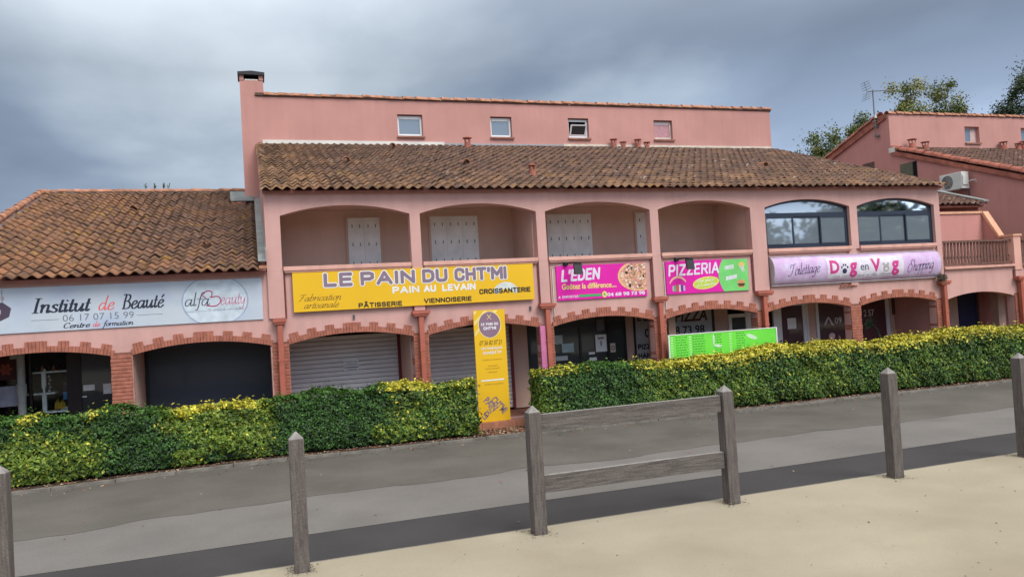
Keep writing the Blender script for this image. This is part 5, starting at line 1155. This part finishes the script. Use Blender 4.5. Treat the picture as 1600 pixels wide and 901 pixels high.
# green menu banner on its frame
GB = mat('bright_green_print', (.14, .62, .055), .5, .05, 2.)
gb = tag(MB().box(9.03, 12.11, -.30, -.28, .75, 1.83).build('menu_banner', GB), 'long bright green menu banner standing behind the right hedge below the pizzeria', 'banner')
for x_ in (9.0, 12.115): MB().box(x_, x_+.03, -.31, -.27, .2, 1.85).build('post', WHITE_P, gb)
MB().box(9.031, 12.11, -.31, -.27, 1.831, 1.85).build('rail', WHITE_P, gb)
DG = plain('dark_green_ink', (.03, .22, .03), .6); LGI = plain('light_green_ink', (.40, .72, .30), .6)
m_ = MB()
for c0, c1 in ((9.20, 9.52), (9.66, 10.02), (10.28, 10.50), (10.92, 11.18)):
    for k in range(9):
        zz = 1.78-k*.062; x_ = c0
        while x_ < c1-.02:
            l_ = random.uniform(.03, .09); m_.poly([(x_, -.3015, zz), (min(x_+l_, c1), -.3015, zz), (min(x_+l_, c1), -.3015, zz-.02), (x_, -.3015, zz-.02)]); x_ += l_+.02
m_.build('menu_print', DG, gb)
m_ = MB()
for c0 in (9.06, 9.57, 10.72):
    for k in range(9): m_.poly([(c0, -.3015, 1.785-k*.062), (c0+.07, -.3015, 1.785-k*.062), (c0+.07, -.3015, 1.755-k*.062), (c0, -.3015, 1.755-k*.062)])
m_.build('menu_print', LGI, gb)
m_ = MB(); disc(m_, 11.38, 1.66, .17, .05, -.302, rot=-.35); disc(m_, 10.38, 1.50, .12, .035, -.302, rot=-.15); disc(m_, 10.27, 1.65, .03, .14, -.3022); m_.build('picture_print', mat('pale_green_picture', (.5, .68, .5), .5), gb)

# ================================================================== HEDGES
def leaf_mat(name, col, var=.35, trans=.25):
    m = mat(name, col, .55, .25, 2.5, spec=.35, island=var); b = m.node_tree.nodes['Principled BSDF']
    return m
LD = leaf_mat('dark_green_leaf', (.022, .062, .014)); LM = leaf_mat('mid_green_leaf', (.055, .135, .018)); LY = leaf_mat('yellowgreen_leaf', (.135, .195, .02)); LG = leaf_mat('golden_leaf', (.52, .47, .055))
BARK = mat('bark', (.10, .075, .055), .95, .3, 8., .8, 40.)
def vnoise(x, y, z, s):
    return (np.sin(x*s*1.3+1.7*np.sin(z*s*1.1+.5))+np.sin(z*s*2.1+1.3*np.sin(x*s*.9+2.))+np.sin((x+z+y)*s*1.7+.7))/3
def hedge(name_label, X0, X1, yfront, yback, ztop, dens, fvar):
    h = thing('hedge', name_label, 'hedge', ((X0+X1)/2, (yfront(0)+yback)/2, .05))
    Lx = X1-X0; dep = 1.0; areas = [Lx*1.25, Lx*dep, dep*1.25, dep*1.25, Lx*1.2*.25]
    n = int(sum(areas)*dens); face = rng.choice(5, n, p=np.array(areas)/sum(areas)); u = rng.random(n); v = rng.random(n)
    X = X0+Lx*u; zt_ = ztop(X); yf = np.array([yfront(a) for a in X]); Y = yf.copy(); Z = .10+(zt_-.10)*v; Nn = np.zeros((n, 3))
    Nn[:, 1] = -1
    t = face == 1; Y[t] = yf[t]+(yback-yf[t])*v[t]; Z[t] = zt_[t]; Nn[t] = (0, 0, 1)
    for fc, xx, sx in ((2, X0, -1), (3, X1, 1)):
        t = face == fc; X[t] = xx; Y[t] = yfront(xx)+(yback-yfront(xx))*u[t]; Z[t] = .10+(ztop(np.array([xx]))[0]-.1)*v[t]; Nn[t] = (sx, 0, 0)
    t = face == 4; Y[t] = yback; Nn[t] = (0, 1, 0)
    # rounded edges and lumps
    bump = .060*vnoise(X, Y, Z, 2.7)+.042*vnoise(X+5, Y, Z+3, 7.)+.030*vnoise(X*1.1, Y+2, Z-1, 17.)
    edge = np.clip((Z-(zt_-.16))/.16, 0, 1)*(face != 1)
    inn = -rng.exponential(.028, n)
    P = np.stack([X, Y, Z], -1)+Nn*(bump+inn)[:, None]; P[:, 1] += edge**2*.07*(face == 0)
    t = face == 1; ef = np.clip(1-(Y-yf)/.14, 0, 1); P[t, 2] -= (ef[t]**2)*.06
    bt = np.clip((.34-Z)/.3, 0, 1)*(face == 0); P[:, 1] += bt*.16
    sh_ = rng.random(n) < .02; P[sh_] += Nn[sh_]*rng.uniform(.02, .13, sh_.sum())[:, None]
    nrm = Nn+rng.normal(0, .55, (n, 3)); nrm[:, 2] += .35; nrm /= np.linalg.norm(nrm, axis=1)[:, None]
    r1 = rng.normal(0, 1, (n, 3)); tan = np.cross(nrm, r1); tan /= np.linalg.norm(tan, axis=1)[:, None]; bit = np.cross(nrm, tan)
    sz = rng.uniform(.020, .034, n)
    mi = fvar(X, Y, Z, face, zt_, n); sz = (sz*np.where(mi >= 2, 1.32, 1.0))[:, None]
    V = np.stack([P-tan*sz, P-bit*sz*.55+nrm*sz*.18, P+tan*sz*1.1, P+bit*sz*.55+nrm*sz*.18], 1).reshape(-1, 3)
    F = np.arange(4*n).reshape(n, 4)
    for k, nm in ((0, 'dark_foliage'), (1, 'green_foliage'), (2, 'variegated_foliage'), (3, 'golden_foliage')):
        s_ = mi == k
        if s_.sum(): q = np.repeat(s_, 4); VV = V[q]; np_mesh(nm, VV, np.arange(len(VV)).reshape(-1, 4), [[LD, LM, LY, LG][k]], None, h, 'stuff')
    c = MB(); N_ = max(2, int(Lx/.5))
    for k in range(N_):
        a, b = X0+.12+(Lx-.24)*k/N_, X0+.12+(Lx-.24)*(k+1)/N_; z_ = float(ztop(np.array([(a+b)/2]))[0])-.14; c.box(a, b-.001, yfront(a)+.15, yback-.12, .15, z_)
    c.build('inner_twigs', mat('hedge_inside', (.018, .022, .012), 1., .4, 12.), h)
    st = MB()
    for k in range(int(Lx/.45)):
        x_ = X0+.2+k*.45+random.uniform(-.1, .1); st.tube([(x_, (yfront(x_)+yback)/2+random.uniform(-.15, .15), .03), (x_+random.uniform(-.05, .05), (yfront(x_)+yback)/2, .5)], [.025, .015], 5)
    st.build('stems', BARK, h)
    return h
def var_left(X, Y, Z, face, zt_, n):
    w_ = vnoise(X, Y, Z, 2.3)*.28; r = rng.random(n); mi = np.where(r < .62, 0, 1); top = (face == 1) | (Z > zt_-.10)
    Xw = X+w_+.15*rng.normal(0, 1, n)
    p = np.zeros(n)
    w3 = w_*.5; Xp = X+w3
    w3 = w3+.09*rng.normal(0, 1, n); Xp = X+w3
    inA = (Xp > -5.2) & (Xp < -3.35) & (Z < .92+.30*np.exp(-((X+4.45)/.18)**2)+w3)
    inB = (Xp > -2.35+.9*(Z-.2)*0) & (Xp < -.25) & ((Z > .30-.45*(X+1.2)+w3) | ((Z < .42) & (X > -2.1) & (X < -1.5)))
    inC = (Xp > 2.15-.5*(Z < .5)) & (Xp < 4.3)
    p = np.where(inA, .80, 0)+np.where(inB & ~inA, .82, 0)+np.where(inC, .50+.5*w_, 0)
    m = rng.random(n) < p; rr = rng.random(n); mi = np.where(m, np.where(rr < .78, 2, np.where(rr < .96, 1, 3)), mi)
    # golden tops
    Xw = Xp
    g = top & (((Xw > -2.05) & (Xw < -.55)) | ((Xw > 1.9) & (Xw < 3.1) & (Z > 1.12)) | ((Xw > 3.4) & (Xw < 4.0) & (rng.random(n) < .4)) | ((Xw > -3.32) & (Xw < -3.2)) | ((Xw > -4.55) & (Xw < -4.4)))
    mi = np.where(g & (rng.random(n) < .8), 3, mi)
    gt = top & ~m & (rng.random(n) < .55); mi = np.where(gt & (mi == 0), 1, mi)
    return mi
def var_right(X, Y, Z, face, zt_, n):
    w_ = vnoise(X, Y, Z, 1.9); Xw = X+w_*.35+.15*rng.normal(0, 1, n); r = rng.random(n); top = (face == 1) | (Z > zt_-.10)
    dark = (Xw > 5.75) & (Xw < 7.7); mi = np.where(r < .55, 0, 1)
    var = ~dark; pv = np.clip(.42+.30*w_-.10*(Xw > 14), .1, .9); rr = rng.random(n)
    mi = np.where(var & (rng.random(n) < pv), np.where(rr < .66, 2, np.where(rr < .985, 1, 3)), mi)
    mi = np.where(dark & top & (rng.random(n) < .6), 1, mi)
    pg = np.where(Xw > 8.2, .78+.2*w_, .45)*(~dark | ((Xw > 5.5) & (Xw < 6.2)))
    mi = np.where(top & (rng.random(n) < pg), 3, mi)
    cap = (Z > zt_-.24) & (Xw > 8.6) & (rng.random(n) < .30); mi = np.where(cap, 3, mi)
    return mi
hedge('left hedge of dark green and yellow-variegated shrubs before the beauty shop and bakery', -9.0, 3.90, lambda x_: kerb_y(x_)+.24, -.42, lambda X: 1.22+.05*np.sin(X*1.3)+.03*np.sin(X*3.7)+np.where(X > 2.2, .04, 0), 2300, var_left)
hedge('long right hedge of golden-topped variegated shrubs in front of the pizzeria and dog salon', 5.32, 30.0, lambda x_: kerb_y(x_)+.22, -.44, lambda X: 1.28+.05*np.sin(X*1.1+1)+.03*np.sin(X*2.9)+np.clip((X-5)/14, 0, 1)*.10, 2000, var_right)

# ================================================================== POSTS
def post_mb(x_, y_, h, r=.08, twist=0.):
    m_ = MB(); hb = h-.085; a = r
    m_.box(x_-a, x_+a, y_-a, y_+a, -.05, hb)
    i = len(m_.v); b = a-.006; m_.v += [(x_-b, y_-b, hb+.001), (x_+b, y_-b, hb+.001), (x_+b, y_+b, hb+.001), (x_-b, y_+b, hb+.001), (x_, y_, h)]
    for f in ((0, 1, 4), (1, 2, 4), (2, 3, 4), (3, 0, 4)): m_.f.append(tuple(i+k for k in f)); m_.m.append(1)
    lx, ly = random.uniform(-.012, .012), random.uniform(-.012, .012); m_.v = [(a+lx*c/h, b+ly*c/h, c) for a, b, c in m_.v]
    return m_
GP = 'pointed wooden posts along the sandy pavement edge'
for x_, h, lab in ((-2.87, 1.50, 'weathered square wooden post cut by the left edge of the picture'), (-.10, 1.53, 'weathered square wooden post in front of the dark part of the left hedge'), (7.97, 1.575, 'weathered square wooden post right of the two-rail barrier, in front of the right hedge'), (10.46, 1.60, 'weathered square wooden post cut by the right edge of the picture')):
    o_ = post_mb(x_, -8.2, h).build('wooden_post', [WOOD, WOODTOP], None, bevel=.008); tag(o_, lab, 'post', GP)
bar = thing('wooden_barrier', 'weathered wooden barrier of two pointed posts joined by two flat rails', 'barrier', (3.95, -8.2, 0))
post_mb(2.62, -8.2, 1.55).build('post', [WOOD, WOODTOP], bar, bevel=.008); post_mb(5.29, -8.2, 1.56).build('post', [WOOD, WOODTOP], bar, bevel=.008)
for z_, s_ in ((1.225, 0), (.50, .0)):
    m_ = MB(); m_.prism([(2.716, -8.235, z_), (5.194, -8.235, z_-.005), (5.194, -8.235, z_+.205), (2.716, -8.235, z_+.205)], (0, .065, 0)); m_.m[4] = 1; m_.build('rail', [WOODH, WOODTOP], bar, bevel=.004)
# post collars of dirt at the feet
n_ = 0; PX = []; PY_ = []; PZ = []
for x_ in (-2.87, -.10, 2.62, 5.29, 7.97, 10.46):
    a = rng.uniform(0, 6.28, 90); q = rng.exponential(.035, 90); PX.append(x_+np.sign(np.cos(a))*np.minimum(1, abs(np.cos(a))*1.6)*(.085+q)); PY_.append(-8.2+np.sign(np.sin(a))*np.minimum(1, abs(np.sin(a))*1.6)*(.085+q)); PZ.append(.034+np.maximum(0, .02-q*.3))
PX.append(rng.uniform(-6, 14, 260)); PY_.append(rng.uniform(-13, -8.05, 260)); PZ.append(np.full(260, .033))
litter('grit', np.concatenate(PX), np.concatenate(PY_), np.concatenate(PZ), .012, [mat('grit_brown', (.13, .11, .085), .95), mat('grit_tan', (.24, .20, .14), .95), SOIL])

# ================================================================== TREES
def tree(x_, y_, h, rad, n, label, mats, group=None, crown_lo=.35, spread=1., cat='tree', nbr=16, lsize=.09):
    t = thing('tree', label, cat, (x_, y_, 0), group)
    tr = MB(); tr.tube([(x_, y_, 0), (x_+.1, y_, h*.3), (x_-.05, y_+.1, h*.55), (x_+.05, y_, h*.85)], [h*.022, h*.017, h*.011, h*.004], 9); tips = []
    for k in range(nbr):
        a = k*2.4+random.uniform(-.3, .3); z0 = h*(crown_lo+(.45)*k/nbr); ln = rad*random.uniform(.6, 1.05)*(1-.45*k/nbr); up = random.uniform(.35, .9)
        p0 = Vector((x_, y_, z0)); p1 = p0+Vector((math.cos(a)*ln*.5, math.sin(a)*ln*.5, ln*up*.45)); p2 = p0+Vector((math.cos(a)*ln, math.sin(a)*ln, ln*up*1.1)); tr.tube([p0, p1, p2], [h*.008, h*.005, h*.002], 5); tips += [p1.lerp(p2, .3), p1.lerp(p2, .7), p2]
        for j in range(6):
            q_ = p1.lerp(p2, random.random())+Vector((random.gauss(0, .35), random.gauss(0, .35), random.uniform(.2, .8)))*rad*.25; tr.tube([p1.lerp(p2, .4), q_], [h*.003, h*.0012], 4); tips.append(q_)
    for k in range(10): tips.append(Vector((x_+random.gauss(0, rad*.2), y_+random.gauss(0, rad*.2), h*random.uniform(.85, .98))))
    tr.build('trunk', BARK, t)
    T = np.array([tuple(v) for v in tips]); ci = rng.integers(0, len(T), n); cs = rng.uniform(.5, 1.2, len(T))*rad*.105*spread
    P = T[ci]+rng.normal(0, 1, (n, 3))*cs[ci][:, None]*np.array([1, 1, 1.05]); nrm = rng.normal(0, 1, (n, 3)); nrm[:, 2] += .6; nrm /= np.linalg.norm(nrm, axis=1)[:, None]
    tan = np.cross(nrm, rng.normal(0, 1, (n, 3))); tan /= np.linalg.norm(tan, axis=1)[:, None]; bit = np.cross(nrm, tan); sz = rng.uniform(.6, 1.2, n)[:, None]*lsize
    V = np.stack([P-tan*sz, P-bit*sz*.55, P+tan*sz, P+bit*sz*.55], 1).reshape(-1, 3); cm = rng.integers(0, len(mats), len(T)); mi = np.where(rng.random(n) < .75, cm[ci], rng.integers(0, len(mats), n))
    np_mesh('crown', V, np.arange(4*n).reshape(n, 4), mats, mi, t, 'stuff')
TL = [leaf_mat('tree_leaf_mid', (.11, .145, .035)), leaf_mat('tree_leaf_light', (.21, .21, .055)), leaf_mat('tree_leaf_dark', (.06, .09, .03))]
TD = [leaf_mat('pine_dark', (.022, .045, .018)), TL[2]]
TG = 'trees behind the buildings'
tree(36.0, 25, 13.4, 3.4, 46000, 'loose green tree lowest in the gap between the two pink buildings', TL, TG)
tree(38.9, 25, 15.0, 2.7, 34000, 'taller airy tree in the gap just left of the television aerial', TL, TG)
tree(43.4, 25, 17.1, 2.6, 42000, 'thin yellowish tree top just right of the aerial above the right block', [TL[0], TL[1], TL[1]], TG)
tree(46.6, 25, 17.0, 3.0, 40000, 'greyish green tree top above the right block, second right of the aerial', TL, TG)
tree(55.4, 25, 18.9, 3.8, 60000, 'dense dark tree at the top right corner of the picture', TD, TG)
# across the street behind the camera, seen in the glazed bays
for i, (x_, y_, h, r_, lab) in enumerate(((33, -34, 9.5, 4.5, 'broad street tree across the road reflected in the left glazed bay'), (52, -38, 11.5, 5.5, 'tall street tree across the road reflected in the right glazed bay'), (41, -44, 8.0, 4.5, 'lower street tree across the road between two taller ones'), (20, -46, 9, 4.5, 'street tree across the road standing by the far low house'))):
    tree(x_, y_, h*.72, r_, 34000, lab, TD, 'street trees across the road', .15, 2.6, lsize=.46)
oh = thing('low_house', 'long low pale house with tiled roof across the road behind the viewer', 'house', (40, -52, 0))
MB().box(-60, 75, -58, -50, 0, 4.6).build('wall', mat('far_render', (.12, .10, .09), .9), oh); MB().prism([(-60.5, -49.5, 4.61), (-60.5, -58.5, 4.61), (-60.5, -54, 6.8)], (136, 0, 0)).build('roof', TILE_FAR, oh)
